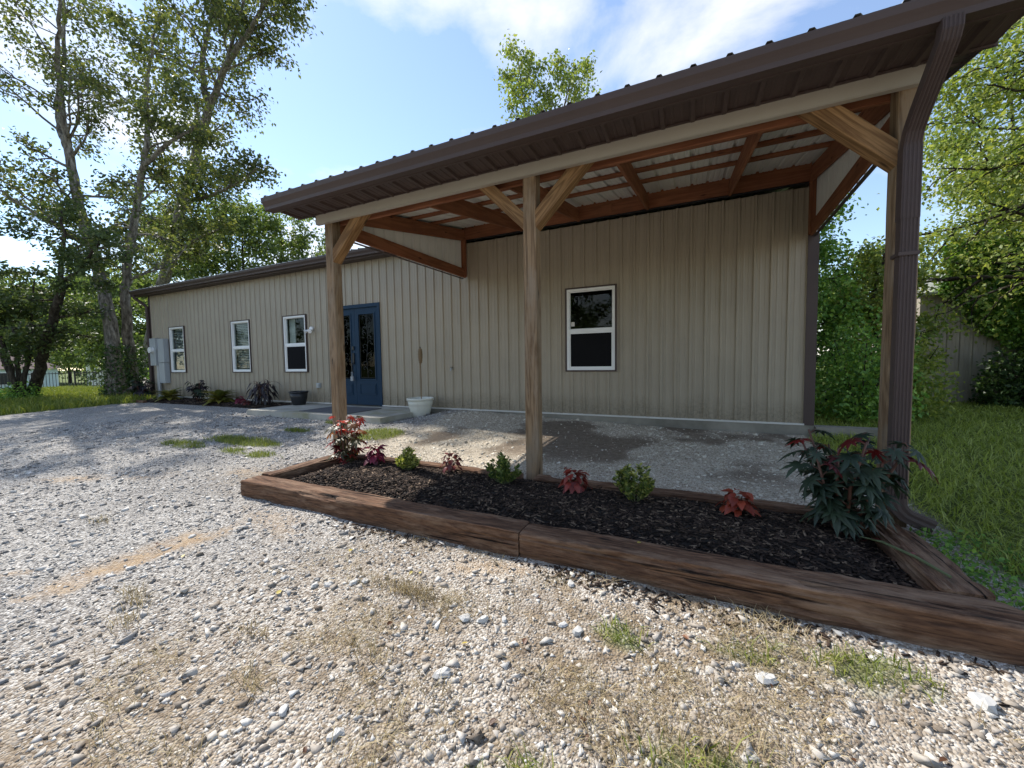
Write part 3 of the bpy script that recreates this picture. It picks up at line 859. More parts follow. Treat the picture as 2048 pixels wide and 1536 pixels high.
# fittings on the wall
t = thing('flood_light', 'white twin-head security light between the window and the door', 'light', (-9.24, 7.16, 1.98))
mb = MB(); mb.tube([(-9.24, YW - .02, 1.99), (-9.24, YW - .07, 1.99)], .055, 14); mb.build('mounting_plate', WHITE, t)
for s in (-1, 1):
    mb = MB(); mb.tube([(-9.24, YW - .06, 1.97), (-9.24 + s * .07, YW - .12, 1.93), (-9.24 + s * .10, YW - .18, 1.90)], [.018, .03, .05], 12); mb.build('lamp_head', WHITE, t)
t = thing('outlet_box', 'small grey outdoor outlet box low on the wall left of the door', 'outlet', (-9.06, 7.2, .46))
mb = MB(); mb.box(-9.12, -9.0, YW - .07, YW - .001, .40, .53); mb.build('cover', GREYBOX, t)
mb = MB(); mb.box(-9.10, -9.02, YW - .085, YW - .0705, .43, .50); mb.build('flap', GALV, t)
t = thing('hose_bib', 'small brass garden tap low on the wall right of the torch', 'tap', (-4.79, 7.2, .89))
mb = MB(); mb.tube([(-4.79, YW, .89), (-4.79, YW - .08, .89), (-4.79, YW - .10, .84)], .014, 8); mb.build('spout', GALV, t)
mb = MB(); mb.lathe([(.0, .915), (.035, .915), (.035, .925), (.0, .925)], -4.79, YW - .05, 12); mb.build('tap_wheel', BLACK, t)
t = thing('electric_meter', 'grey electric meter box with conduit at the far left building corner', 'meter box', (-17.2, 7.15, 0))
mb = MB(); mb.box(-17.38, -17.0, YW - .20, YW - .022, 1.08, 2.03); mb.build('meter_box', GREYBOX, t)
mb = MB(); mb.tube([(-17.19, YW - .20, 1.62), (-17.19, YW - .30, 1.62)], .10, 18); mb.build('meter_dial', WHITE, t)
mb = MB(); mb.tube([(-17.1, YW - .10, 1.08), (-17.1, YW - .10, .8)], .05, 10); mb.tube([(-17.1, YW - .10, .8), (-17.1, YW - .10, -.15)], .06, 10); mb.build('conduit', GALV, t)
t = thing('disconnect_box', 'tall grey breaker box beside the electric meter and left window', 'breaker box', (-16.72, 7.15, 0.4))
mb = MB(); mb.box(-16.92, -16.52, YW - .17, YW - .022, 1.18, 2.0); mb.build('upper_box', GREYBOX, t)
mb = MB(); mb.box(-16.90, -16.54, YW - .17, YW - .022, .46, 1.165); mb.build('lower_box', GREYBOX, t)
mb = MB(); mb.box(-16.98, -16.925, YW - .22, YW - .12, 1.62, 1.92); mb.build('switch_lever', GREYBOX, t)

# ------------------------------------------------------------------ carport
cp = thing('carport', 'lean-to carport on timber posts with brown gutter and tan beam attached to the building', 'carport', (-1.5, 5.4, -0.25))
CS = 0.197
def csheet(yy): return 3.09 + CS * (yy - 3.2)
CX0, CX1 = -4.86, 1.75
def cx1(yy): return CX1 + 0.055 * (yy - 3.2)
PY = 3.77
POSTX = (-4.36, -1.495, 1.385)
for px in POSTX:
    bar('post', (px, PY, -0.5), (px, PY, 3.06), 0.14, 0.14, POST, cp, up=(0, 1, 0), ch=0.008, rough=0.0015, seg=14)
for (xa, xb) in ((-4.36, -3.74), (-1.495, -2.12), (-1.495, -0.87), (1.385, 0.63)):
    dz = 0.60
    bar('knee_brace', (xa, PY, 2.38), (xb, PY, 2.38 + abs(xb - xa)), 0.13, 0.135, BRACE, cp, up=(0, 1, 0), ch=0.007, rough=0.0015, seg=4)
# headers
bar('header_beam', (-4.50, 3.684, 2.975), (1.46, 3.684, 2.975), 0.03, 0.19, RAFTER, cp)
bar('header_beam', (-4.42, 3.862, 2.985), (1.46, 3.862, 2.985), 0.04, 0.21, RAFTER, cp)
mb = MB(); mb.box(-4.52, 1.475, 3.650, 3.666, 2.872, 2.998); mb.box(-4.52, 1.475, 3.652, 3.70, 2.864, 2.871); mb.build('beam_cladding', TANBOARD, cp)
mb = MB(); mb.box(-4.524, -4.5205, 3.648, 3.70, 2.862, 3.0); mb.build('cladding_end', BROWN, cp)
# rafters, purlins, ledger
def rafter(xf, xb_, w=0.04, h=0.225):
    y0, y1 = 3.89, 7.155
    zc = lambda yy: csheet(yy) - 0.045 - h / 2
    bar('rafter', (xf, y0, zc(y0)), (xb_, y1, zc(y1)), w, h, RAFTER, cp)
for xf in (-3.05, -1.91, -0.69, 0.55): rafter(xf, xf)
rafter(-4.385, -4.385); rafter(1.46, 1.60)
for yy in (3.95, 4.92, 5.46, 6.11):
    bar('purlin', (-4.80, yy, csheet(yy) - 0.023), (cx1(yy) - 0.06, yy, csheet(yy) - 0.023), 0.088, 0.038, RAFTER, cp)
bar('ledger_board', (-4.44, 7.178, 3.765), (-1.3, 7.178, 3.765), 0.04, 0.285, RAFTER, cp)
bar('ledger_board', (-1.297, 7.178, 3.765), (1.60, 7.178, 3.765), 0.04, 0.285, RAFTER, cp)
mb = MB(); mb.box(-4.44, 1.60, 7.16, 7.20, 3.590, 3.615); mb.build('ledger_trim', BLACK, cp)
# gable triangles: lower chord, short stud, cladding seen from its pale back
for (xf, xb_, s) in ((-4.385, -4.385, -1), (1.455, 1.62, 1)):
    bar('lower_chord', (xf, 3.86, 2.865), (xb_, 7.16, 2.915), 0.04, 0.185, RAFTER, cp)
    bar('gable_stud', (xb_, 7.13, 2.84), (xb_, 7.13, 3.62), 0.09, 0.085, RAFTER, cp, up=(0, 1, 0))
    off = s * 0.027
    lo = lambda yy: 2.80 + 0.05 * (yy - 3.86) / 3.3
    hi = lambda yy: max(csheet(yy) - 0.10, lo(yy) + .01)
    sheet('gable_sheet', 3.87, 7.19, lambda uu: [(lo, hi)], lambda uu, d, t, xf=xf, xb_=xb_, s=s, off=off: (xf + (xb_ - xf) * (uu - 3.86) / 3.3 + off + s * d, uu, t), SIDE_BACK, cp)
    mb = MB(); xo = xf + s * .05; xo2 = xb_ + s * .05
    mb.add([(xo - .03, 3.86, 2.76), (xo + .01, 3.86, 2.76), (xo2 + .01, 7.17, 2.81), (xo2 - .03, 7.17, 2.81), (xo - .03, 3.86, 2.772), (xo + .01, 3.86, 2.772), (xo2 + .01, 7.17, 2.822), (xo2 - .03, 7.17, 2.822)],
           [(0, 3, 2, 1), (4, 5, 6, 7), (0, 1, 5, 4), (1, 2, 6, 5), (2, 3, 7, 6), (3, 0, 4, 7)])
    mb.build('gable_drip_trim', BROWN, cp)
# roof sheets: brown above, pale primer below
u = CX0
while u < 1.96:
    u1 = min(u + W36, 1.97)
    f_ = lambda uu, d, t: (min(uu, cx1(t)), t, csheet(t) + d)
    sheet('roof_underside', u, u1, lambda uu: [(3.30, 8.5)], f_, SIDE_BACK, cp)
    sheet('roof_panel', u, u1, lambda uu: [(3.158, 8.62)], lambda uu, d, t: (min(uu, cx1(t)), t, csheet(t) + 0.008 + d * 0.8), ROOFTOP, cp)
    u = u1
# soffit, fascia, gutter
u = CX0
while u < CX1 - 0.01:
    u1 = min(u + W36, CX1)
    sheet('soffit_panel', u, u1, lambda uu: [(3.287, 3.645)], lambda uu, d, t: (uu, t, 2.998 - 0.95 * d), BROWN, cp)
    u = u1
mb = MB(); mb.box(CX0, CX1, 3.634, 3.648, 2.978, 2.9905); mb.build('soffit_channel', BROWN, cp)
mb = MB(); mb.box(CX0, CX1, 3.272, 3.286, 2.955, 3.085); mb.build('fascia', BROWN, cp)
mb = MB(); mb.box(CX0, CX1, 3.272, 3.30, 2.945, 2.9545); mb.build('fascia_return', BROWN, cp)
mb = MB(); mb.prism([(3.270 + a, 3.085 + z) for a, z in GPROF], CX0, CX1 + .02); mb.build('gutter', BROWN, cp)
for xx in (CX0, CX1 + .02):
    mb = MB(); mb.prism([(3.270 + a, 3.085 + z) for a, z in GPROF[:9]], xx - .003, xx + .003); mb.build('gutter_end_cap', BROWN, cp)
# rake: sloping soffit and fascia on both sides
for s in (-1, 1):
    e = (lambda yy: CX0) if s < 0 else cx1
    inn = (lambda yy: -4.43) if s < 0 else (lambda yy: 1.51 + 0.05 * (yy - 3.7))
    mb = MB()
    ya, yb = 3.287, 8.4
    q = lambda f, yy, dz: (f(yy), yy, csheet(yy) + dz)
    mb.add([q(e, ya, .0), q(e, yb, .0), q(e, yb, -.125), q(e, ya, -.125)], [(0, 1, 2, 3)])
    e2 = lambda yy: e(yy) + s * 0.012
    mb.add([q(e2, ya, .02), q(e2, yb, .02), q(e2, yb, -.13), q(e2, ya, -.13)], [(0, 1, 2, 3)])
    mb.add([q(e, ya, -.13), q(e, yb, -.13), q(e2, yb, -.13), q(e2, ya, -.13)], [(0, 1, 2, 3)])
    mb.build('rake_fascia', BROWN, cp)
    aa = lambda tt: csheet(tt) - .10
    if s > 0:
        sheet('rake_soffit', 3.66, 7.9, lambda uu: [(inn, e)], lambda uu, d, t: (t, uu, aa(uu) - d * .5), BROWN, cp)
        mb = MB(); mb.add([(1.50, 3.668, 2.985), (cx1(3.668), 3.668, 2.985), (cx1(3.668), 3.668, 3.09), (1.50, 3.668, 3.09)], [(0, 1, 2, 3)]); mb.build('soffit_end', BROWN, cp)
    else:
        sheet('rake_soffit', 3.66, 7.9, lambda uu: [(e, inn)], lambda uu, d, t: (t, uu, aa(uu) - d * .5), BROWN, cp)
        mb = MB(); mb.add([(CX0, 3.668, 2.985), (-4.44, 3.668, 2.985), (-4.44, 3.668, 3.10), (CX0, 3.668, 3.10)], [(0, 1, 2, 3)]); mb.build('soffit_end', BROWN, cp)
# downspout: fluted rectangular pipe with elbows
def fluted(path, hw, hd, name, normal_hint):
    prof = []
    nfl = 5
    xs_ = np.linspace(-hw, hw, nfl * 4 + 1)
    front = [(float(v), -hd + (0.006 if (j % 4) in (1, 2) else 0.0)) for j, v in enumerate(xs_)]
    prof = front + [(hw, hd), (-hw, hd)]
    vs, fs, n = [], [], len(prof)
    for (p, tan) in path:
        p, tan = Vector(p), Vector(tan).normalized()
        Xa = Vector(normal_hint).normalized()
        Xa = (Xa - tan * Xa.dot(tan)).normalized()
        Ya = tan.cross(Xa)
        if Ya.y < 0 and abs(tan.z) > .3: Ya = -Ya
        for (a, d) in prof: vs.append(p + Xa * a + Ya * d)
    for i_ in range(len(path) - 1):
        for k_ in range(n):
            fs.append((i_ * n + k_, i_ * n + (k_ + 1) % n, (i_ + 1) * n + (k_ + 1) % n, (i_ + 1) * n + k_))
    mb = MB(); mb.add(vs, fs)
    return mb.build(name, BROWN, cp)
dx = 1.355
fluted([((dx, 3.215, 2.96), (0, 0, -1)), ((dx, 3.215, 2.90), (0, .1, -1)), ((dx, 3.235, 2.86), (0, .6, -1)), ((dx, 3.27, 2.825), (0, 1, -.8)), ((dx, 3.52, 2.60), (0, 1, -.9)),
        ((dx, 3.585, 2.53), (0, .7, -1)), ((dx, 3.615, 2.46), (0, .2, -1)), ((dx, 3.62, 2.42), (0, 0, -1))], 0.047, 0.035, 'downspout_elbow', (1, 0, 0))
fluted([((dx, 3.62, 2.44), (0, 0, -1)), ((dx, 3.62, 1.95), (0, 0, -1))], 0.051, 0.039, 'downspout', (1, 0, 0))
fluted([((dx, 3.62, 1.96), (0, 0, -1)), ((dx, 3.62, -0.02), (0, 0, -1))], 0.047, 0.035, 'downspout', (1, 0, 0))
# bottom elbow kicks out to the right
mb = MB()
pts = [(dx, 3.62, 0.0), (dx, 3.62, -.04), (dx + .015, 3.62, -.085), (dx + .05, 3.62, -.125), (dx + .10, 3.62, -.15), (dx + .19, 3.61, -.185)]
tn = [(0, 0, -1), (0, 0, -1), (.4, 0, -1), (.8, 0, -.8), (1, 0, -.45), (1, 0, -.4)]
vs, fs = [], []
for j, (p, tt) in enumerate(zip(pts, tn)):
    tt = Vector(tt).normalized(); Ya = Vector((0, 1, 0)); Xa = Ya.cross(tt)
    if Xa.x < 0 and j < 3: pass
    nn = 12
    w1, w2 = 0.049, 0.037
    prof = [(w1 * sx * (1 if abs(k) < 1 else 1), w2 * sy) for sx, sy, k in ((-1, -1, 0), (-.6, -1.08, 0), (-.2, -1, 0), (.2, -1.08, 0), (.6, -1, 0), (1, -1, 0), (1, 1, 0), (.6, 1, 0), (.2, 1, 0), (-.2, 1, 0), (-.6, 1, 0), (-1, 1, 0))]
    for (a, d) in prof: vs.append(Vector(p) + Xa * a + Ya * d)
for j in range(len(pts) - 1):
    for k_ in range(12): fs.append((j * 12 + k_, j * 12 + (k_ + 1) % 12, (j + 1) * 12 + (k_ + 1) % 12, (j + 1) * 12 + k_))
mb.add(vs, fs); mb.build('downspout_outlet', BROWN, cp)
mb = MB(); mb.box(dx - .056, dx + .056, 3.576, 3.70, .30, .325); mb.build('downspout_strap', BROWN, cp)
mb = MB(); mb.box(dx - .056, dx + .056, 3.576, 3.70, 1.70, 1.725); mb.build('downspout_strap', BROWN, cp)

# ------------------------------------------------------------------ slab, mat, pots, torch
mb = MB(); mb.box(-9.62, -7.46, 5.64, YW - .05, -.3, -.035); mb.box(-7.455, -5.43, 5.64, YW - .05, -.3, -.036)
o = mb.build('concrete_slab', CONCRETE); tag(o, 'mossy concrete doorstep slab in front of the blue double door', 'slab')
mb = MB(); mb.box(-8.05, -6.55, 5.85, 6.85, -.034, -.020); o = mb.build('door_mat', MAT); tag(o, 'dark grey door mat lying on the concrete slab', 'door mat')
def pot(name, cx, cy, z, prof, mat, label, rim):
    t = thing(name, label, 'plant pot', (cx, cy, z))
    mb = MB(); mb.lathe([(r_, z + h_) for r_, h_ in prof], cx, cy, 36); mb.build('pot_body', mat, t, True)
    mb = MB(); mb.lathe([(r_, z + h_) for r_, h_ in rim], cx, cy, 36); mb.build('rim', mat, t, True)
    return t
pw = pot('white_planter', -5.36, 6.78, -.14, [(0, 0), (.185, 0), (.20, .02), (.245, .22), (.247, .235), (.255, .245), (.275, .36), (.255, .36), (.245, .28), (0, .28)], WHITEPOT,
    'cream white ribbed planter holding the torch beside the door', [(.272, .35), (.292, .352), (.296, .39), (.285, .40), (.262, .40), (.262, .36)])
pot('black_planter', -9.42, 6.86, -.034, [(0, 0), (.15, 0), (.16, .015), (.20, .2), (.222, .33), (.20, .33), (.18, .22), (0, .22)], BLACKPOT,
    'small black empty planter on the concrete slab left of the door', [(.218, .325), (.236, .328), (.236, .36), (.212, .36), (.206, .33)])
t = thing('garden_torch', 'thin bamboo garden torch standing in the white planter', 'torch', (-5.33, 6.78, .2))
mb = MB(); mb.tube([(-5.33, 6.78, .1), (-5.325, 6.78, .6), (-5.33, 6.78, 1.02)], .011, 8); mb.build('pole', BAMBOO, t)
mb = MB(); mb.lathe([(.012, .98), (.03, 1.04), (.045, 1.14), (.048, 1.24), (.036, 1.32), (.02, 1.345), (0, 1.345)], -5.33, 6.78, 14)
for k in range(9): mb.lathe([(.034 + .014 * math.sin(k / 9 * 3.1), 1.03 + k * .033), (.042 + .014 * math.sin(k / 9 * 3.1), 1.042 + k * .033), (.034 + .014 * math.sin(k / 9 * 3.1), 1.054 + k * .033)], -5.33, 6.78, 14)
mb.build('woven_head', BAMBOO, t)
mb = MB(); mb.tube([(-5.33, 6.78, 1.34), (-5.33, 6.78, 1.375)], .012, 8); mb.build('wick', BLACK, t)

# ------------------------------------------------------------------ tie-edged bed
TZ = -0.228      # tie centre height
def tie(p0, p1, w, h, label, z=TZ):
    """an old timber: rounded arrises, long drying cracks and chipped edges cut into the mesh"""
    p0, p1 = Vector((p0[0], p0[1], z)), Vector((p1[0], p1[1], z))
    L = (p1 - p0).length; X = (p1 - p0).normalized(); Y = Vector((0, 0, 1)).cross(X); Z = Vector((0, 0, 1))
    m_ = 13
    per = []
    e = np.linspace(-1, 1, m_)
    for q in e[:-1]: per.append((q, -1.0))
    for q in e[:-1]: per.append((1.0, q))
    for q in e[:-1]: per.append((-q, 1.0))
    for q in e[:-1]: per.append((-1.0, -q))
    per = np.array(per); n = len(per)
    ns = max(10, int(L / .03))
    sd = rnd.uniform(0, 50)
    tt = np.linspace(0, L, ns + 1)
    ang = np.arange(n)
    T_, A_ = np.meshgrid(tt, ang, indexing='ij')
    U_ = per[:, 0][None] * np.ones_like(T_); W_ = per[:, 1][None] * np.ones_like(T_)
    rd = (np.abs(U_) ** 22 + np.abs(W_) ** 22) ** (1 / 22)
    U_ = U_ / rd; W_ = W_ / rd
    g = (vnoise(T_ * 1.2 + sd, A_ * 0.9, 1.0) - .5) * .010 + (vnoise(T_ * 9 + sd, A_ * .5, 1.0) - .5) * .007
    ck = vnoise(T_ * .55 + sd * 2, A_ * .8 + 7, 1.0); ck2 = vnoise(T_ * 1.3 + sd * 3, A_ * 1.0 + 31, 1.0)
    g -= .016 * smooth01((ck - .80) / .06) + .010 * smooth01((ck2 - .84) / .05)
    chip = (np.abs(per[:, 0] * per[:, 1]) > .6)[None] * smooth01((vnoise(T_ * 3.5 + sd * 5, A_ * .2, 1.0) - .72) / .12)
    g -= .018 * chip
    endr = np.clip(np.minimum(T_, L - T_) / .012, 0, 1) * .5 + .5
    sc_ = 1 - .06 * (1 - endr)
    V = np.stack([T_, U_ * (w / 2) * sc_ + np.sign(U_) * 0 + U_ * g, W_ * (h / 2) * sc_ + W_ * g], -1)
    F = []
    ii_ = np.arange((ns + 1) * n).reshape(ns + 1, n)
    F = np.stack([ii_[:-1], np.roll(ii_[:-1], -1, 1), np.roll(ii_[1:], -1, 1), ii_[1:]], -1).reshape(-1, 4)
    Vf = V.reshape(-1, 3)
    c0, c1 = len(Vf), len(Vf) + 1
    Vf = np.concatenate([Vf, [[0.004, 0, 0], [L - .004, 0, 0]]])
    k_ = np.arange(n)
    cap = np.concatenate([np.stack([np.full(n, c0), ii_[0][(k_ + 1) % n], ii_[0][k_], ii_[0][k_]], -1), np.stack([np.full(n, c1), ii_[-1][k_], ii_[-1][(k_ + 1) % n], ii_[-1][(k_ + 1) % n]], -1)])
    me = bpy.data.meshes.new('railway_tie')
    me.from_pydata(Vf.tolist(), [], F.tolist() + [tuple(int(v) for v in f_[:3]) for f_ in cap])
    me.update()
    o = meshobj('railway_tie', me, TIE)
    mm = Matrix((X, Y, Z)).transposed().to_4x4(); mm.translation = p0
    o.matrix_basis = mm
    tag(o, label, 'timber', 'old timbers edging the planting bed')
    return o
tie((-4.06, 2.385), (-1.03, 2.385), 0.205, 0.19, 'old timber along the front of the bed, its top sunlit')
tie((-1.022, 2.392), (1.95, 2.392), 0.21, 0.19, 'old cracked timber along the front of the bed, on the right')
tie((-3.965, 2.495), (-3.965, 3.62), 0.19, 0.18, 'old timber closing the left end of the bed', -0.205)
tie((1.215, 2.505), (1.215, 3.66), 0.21, 0.19, 'wide old timber closing the right end of the bed by the downspout', -0.21)
tie((-3.86, 3.60), (-1.58, 3.60), 0.15, 0.16, 'low timber along the back of the bed between the left and middle posts', -0.235)
tie((-1.41, 3.60), (1.105, 3.60), 0.15, 0.16, 'low timber along the back of the bed between the middle and right posts', -0.235)

def mulch_z(x, y):
    e = np.minimum(np.minimum(x + 3.87, 1.11 - x), np.minimum(y - 2.49, 3.62 - y))
    return -0.215 + 0.075 * smooth01(e / 0.35) + (fbm(x, y, 5) - .5) * 0.035
bx = np.linspace(-3.88, 1.12, 150); by = np.linspace(2.48, 3.55, 44)
BX, BY = np.meshgrid(bx, by)
ii = np.arange(BX.size).reshape(BX.shape)
bf = np.stack([ii[:-1, :-1], ii[:-1, 1:], ii[1:, 1:], ii[1:, :-1]], -1).reshape(-1, 4)
m, nt, b, out = newmat('dark mulch soil')
c = ramp(nt, noise(nt, 40, 6, 0.7), [(0.3, (0.007, 0.005, 0.004)), (0.7, (0.030, 0.021, 0.015))])
nt.links.new(c, b.inputs['Base Color']); b.inputs['Roughness'].default_value = 0.95
bump(nt, b, noise(nt, 60, 5, 0.7), 1.0, 0.02)
MULCHSOIL = m
o = meshobj('mulch_bed', fastmesh('mulch_bed', np.stack([BX, BY, mulch_z(BX, BY)], -1).reshape(-1, 3), bf, True), MULCHSOIL)
tag(o, 'dark mulch filling the timber-edged bed', None, None, 'structure')

def chips(x, y, z, L, W, T, tilt=0.35):
    n = len(x)
    base = CUBE[None] * np.stack([L, W, T], -1)[:, None, :] + 0
    base[:, :, 0] += rng.uniform(-.15, .15, (n, 8)) * L[:, None]
    V = np.einsum('nij,nkj->nki', rotmats(rng.normal(0, tilt, n), rng.uniform(0, 6.28, n)), base)
    V[:, :, 2] += rng.normal(0, .15, n)[:, None] * (base[:, :, 0])
    V += np.stack([x, y, z], -1)[:, None, :]
    return V.reshape(-1, 3), (CUBEF[None] + (np.arange(n) * 8)[:, None, None]).reshape(-1, 4)
n = 15000
x, y = rng.uniform(-3.86, 1.1, n), rng.uniform(2.49, 3.54, n)
V, F = chips(x, y, mulch_z(x, y) + 0.006, rng.lognormal(-3.35, .45, n), rng.uniform(.005, .016, n), rng.uniform(.003, .008, n))
o = meshobj('mulch_chips', fastmesh('mulch_chips', V, F), MULCH); tag(o, 'shredded dark bark mulch heaped in the timber bed', 'mulch', None, 'stuff')
# mulch spilled in front of the ties
n = 420
x = np.concatenate([rng.normal(-.55, .22, n // 3), rng.normal(-2.1, .3, n // 3), rng.normal(.2, .4, n // 3)]); y = 2.26 - np.abs(rng.normal(0, .07, len(x)))
V, F = chips(x, y, ground_z(x, y) + .006, rng.lognormal(-3.6, .4, len(x)), rng.uniform(.004, .012, len(x)), rng.uniform(.003, .006, len(x)))
o = meshobj('spilled_mulch', fastmesh('spilled_mulch', V, F), MULCH); tag(o, 'dark mulch crumbs spilled on the gravel in front of the timbers', 'mulch', None, 'stuff')

# ------------------------------------------------------------------ leaves
def lobed_leaf(name, lobes=7, r=0.5, notch=0.45, droop=0.35, seed=0, teeth=True):
    """palmate leaf, petiole joint at the origin, middle lobe along +X, drooping"""
    rr = random.Random(seed)
    pts = []
    span = math.radians(300)
    for k in range(lobes):
        a = -span / 2 + span * k / (lobes - 1)
        L = r * (1 - 0.45 * abs(k - (lobes - 1) / 2) / ((lobes - 1) / 2)) * rr.uniform(.9, 1.1)
        da = span / (lobes - 1)
        pts.append((a - da * .30, L * .62)); 
        if teeth: pts.append((a - da * .16, L * .72))
        pts.append((a, L))
        if teeth: pts.append((a + da * .16, L * .72))
        pts.append((a + da * .30, L * .62))
        if k < lobes - 1: pts.append((a + da * .5, L * notch))
    vs = [(0, 0, 0)]
    mid = []
    for (a, L) in pts:
        x_, y_ = L * math.cos(a), L * math.sin(a)
        mid.append((x_ * .55, y_ * .55, 0.05 * r - droop * (L * .55) ** 2 / r))
    for (a, L) in pts:
        x_, y_ = L * math.cos(a), L * math.sin(a)
        vs.append((x_, y_, -droop * L * L / r * rr.uniform(.8, 1.3)))
    n = len(pts)
    vs = [(0, 0, 0)] + mid + vs[1:]
    fs = []
    for k in range(n - 1):
        fs += [(0, 1 + k, 2 + k), (1 + k, 1 + n + k, 2 + n + k, 2 + k)]
    me = bpy.data.meshes.new(name)
    me.from_pydata(vs, [], fs)
    me.polygons.foreach_set('use_smooth', [True] * len(me.polygons))
    me.update()
    return me
def oval_leaf(name, r=1.0, w=0.55, fold=0.18, droop=0.35, n=6, teeth=0.0, seed=0):
    rr = random.Random(seed)
    vs, fs = [], []
    for i_ in range(n + 1):
        t = i_ / n
        wd = w * .5 * math.sin(math.pi * min(1, t ** .75)) * (1 + (teeth if i_ % 2 else -teeth))
        z = -droop * t * t * r
        vs += [(t * r, -wd * r, z + fold * wd * r), (t * r, 0, z), (t * r, wd * r, z + fold * wd * r)]
    for i_ in range(n):
        a = i_ * 3
        fs += [(a, a + 1, a + 4, a + 3), (a + 1, a + 2, a + 5, a + 4)]
    me = bpy.data.meshes.new(name); me.from_pydata(vs, [], fs)
    me.polygons.foreach_set('use_smooth', [True] * len(me.polygons)); me.update()
    return me
def with_mat(me, mat):
    c_ = me.copy(); c_.materials.clear(); c_.materials.append(mat); return c_

CASTOR_G = solidleaf('dark green castor leaf', (0.016, 0.034, 0.018), (0.045, 0.070, 0.036), rough=0.5)
CASTOR_R = solidleaf('dark red castor leaf', (0.07, 0.006, 0.008), (0.19, 0.016, 0.014))
CASTOR_S = solidleaf('bright red young leaf', (0.30, 0.02, 0.015), (0.55, 0.06, 0.03), trans=.4)
CASTOR_M = solidleaf('bronze green leaf', (0.03, 0.030, 0.014), (0.095, 0.085, 0.035))
CASTOR_O = solidleaf('bronze orange old leaf', (0.16, 0.06, 0.02), (0.32, 0.13, 0.04), trans=.4)
PURPLE = solidleaf('purple black leaf', (0.010, 0.008, 0.012), (0.035, 0.022, 0.028))
COL_MAG = solidleaf('magenta coleus leaf', (0.10, 0.006, 0.022), (0.24, 0.018, 0.05), trans=.3)
COL_DARK = solidleaf('maroon coleus leaf', (0.085, 0.014, 0.014), (0.20, 0.05, 0.045), trans=.3)
COL_RED = solidleaf('brick red coleus leaf', (0.15, 0.018, 0.014), (0.30, 0.045, 0.028), trans=.3)
COL_ORA = solidleaf('orange red coleus leaf', (0.20, 0.032, 0.018), (0.38, 0.07, 0.035), trans=.3)
HOSTA = solidleaf('yellow green hosta leaf', (0.11, 0.13, 0.025), (0.34, 0.30, 0.06), trans=.35)
STEM_R = paint('red brown stem', (0.10, 0.045, 0.03), .6, .2)
STEM_G = paint('green stem', (0.10, 0.12, 0.05), .6, .2)
LOB = [lobed_leaf('palmate_leaf', 9, 1.0, .36, .30, s) for s in (1, 2, 3)]
OVL = [oval_leaf('oval_leaf', 1.0, .62, .25, .35, 6, .10, s) for s in (1, 2)]
LNC = oval_leaf('lance_leaf', 1.0, .24, .3, .6, 6, .06, 3)
HST = oval_leaf('hosta_leaf', 1.0, .5, .35, .55, 7, .0, 4)
def mats_for(meshes, mat): return [with_mat(mm, mat) for mm in meshes]

def leafobj(me, loc, az, pitch, roll, s, parent, name='leaf'):
    o = bpy.data.objects.new(name, me)
    COL.objects.link(o)
    o.parent = parent
    o.matrix_parent_inverse = Matrix.Translation(-Vector(parent['_loc']))
    o.location = loc
    o.rotation_euler = Euler((roll, pitch, az), 'XYZ')
    o.scale = (s, s, s)
    return o

def castor(label, cx, cy, h, stems, nleaf, size, palette, spread=.22, name='castor_plant', group=None, zb=None, low=.25, lob=None, stemmat=STEM_R, redtop=.45):
    zb = float(mulch_z(np.array(cx), np.array(cy))) - .02 if zb is None else zb
    t = thing(name, label, 'plant', (cx, cy, zb), group)
    lob = lob or LOB
    pal = [(mats_for(lob, mt), w_) for mt, w_ in palette]
    tips = []
    for s in range(stems):
        a = 2 * math.pi * s / stems + rnd.uniform(-.3, .3)
        r_ = spread * rnd.uniform(.4, 1)
        top = Vector((cx + r_ * math.cos(a), cy + r_ * math.sin(a), zb + h * rnd.uniform(.78, 1)))
        p0 = Vector((cx + .03 * math.cos(a), cy + .03 * math.sin(a), zb))
        pm = p0.lerp(top, .5) + Vector((rnd.uniform(-.02, .02), rnd.uniform(-.02, .02), .02))
        MB().tube([p0, pm, top], [.013, .010, .006], 6).build('stem', stemmat, t, True)
        tips.append((p0, pm, top))
    for k in range(nleaf):
        p0, pm, top = tips[k % stems]
        f = low + (1 - low) * (k // stems + rnd.random()) / max(1, (nleaf / stems))
        base = p0.lerp(pm, f * 2) if f < .5 else pm.lerp(top, f * 2 - 1)
        az = k * 2.4 + rnd.uniform(-.5, .5)
        sz = size * (rnd.uniform(.75, 1.1) if f < .85 else rnd.uniform(.45, .8))
        pl = sz * rnd.uniform(.35, .7)
        end = base + Vector((math.cos(az) * pl, math.sin(az) * pl, pl * rnd.uniform(.05, .5)))
        MB().tube([base, base.lerp(end, .5) + Vector((0, 0, .02 * sz / .15)), end], [.0045, .004, .003], 5, cap=False).build('leaf_stalk', stemmat, t)
        x_ = rnd.random() * sum(w_ for _, w_ in pal); sel = pal[0][0]
        for ms, w_ in pal:
            if x_ < w_: sel = ms; break
            x_ -= w_
        if f > .86 and len(pal) > 1: sel = pal[1][0] if rnd.random() < redtop else sel
        leafobj(rnd.choice(sel), end, az + rnd.uniform(-.4, .4), rnd.uniform(.15, .85), rnd.uniform(-.35, .35), sz, t)
    return t
castor('tall dark green plant with large lobed leaves beside the downspout', .93, 3.18, .70, 9, 110, .145, [(CASTOR_G, 14), (CASTOR_R, .5)], .30, low=.14, redtop=.08)
castor('tall bronze and red lobed plant at the foot of the left post', -3.72, 3.28, .62, 6, 52, .13, [(CASTOR_M, 6), (CASTOR_S, 2.6), (CASTOR_R, 1.5), (CASTOR_O, 1.6)], .22, low=.1)

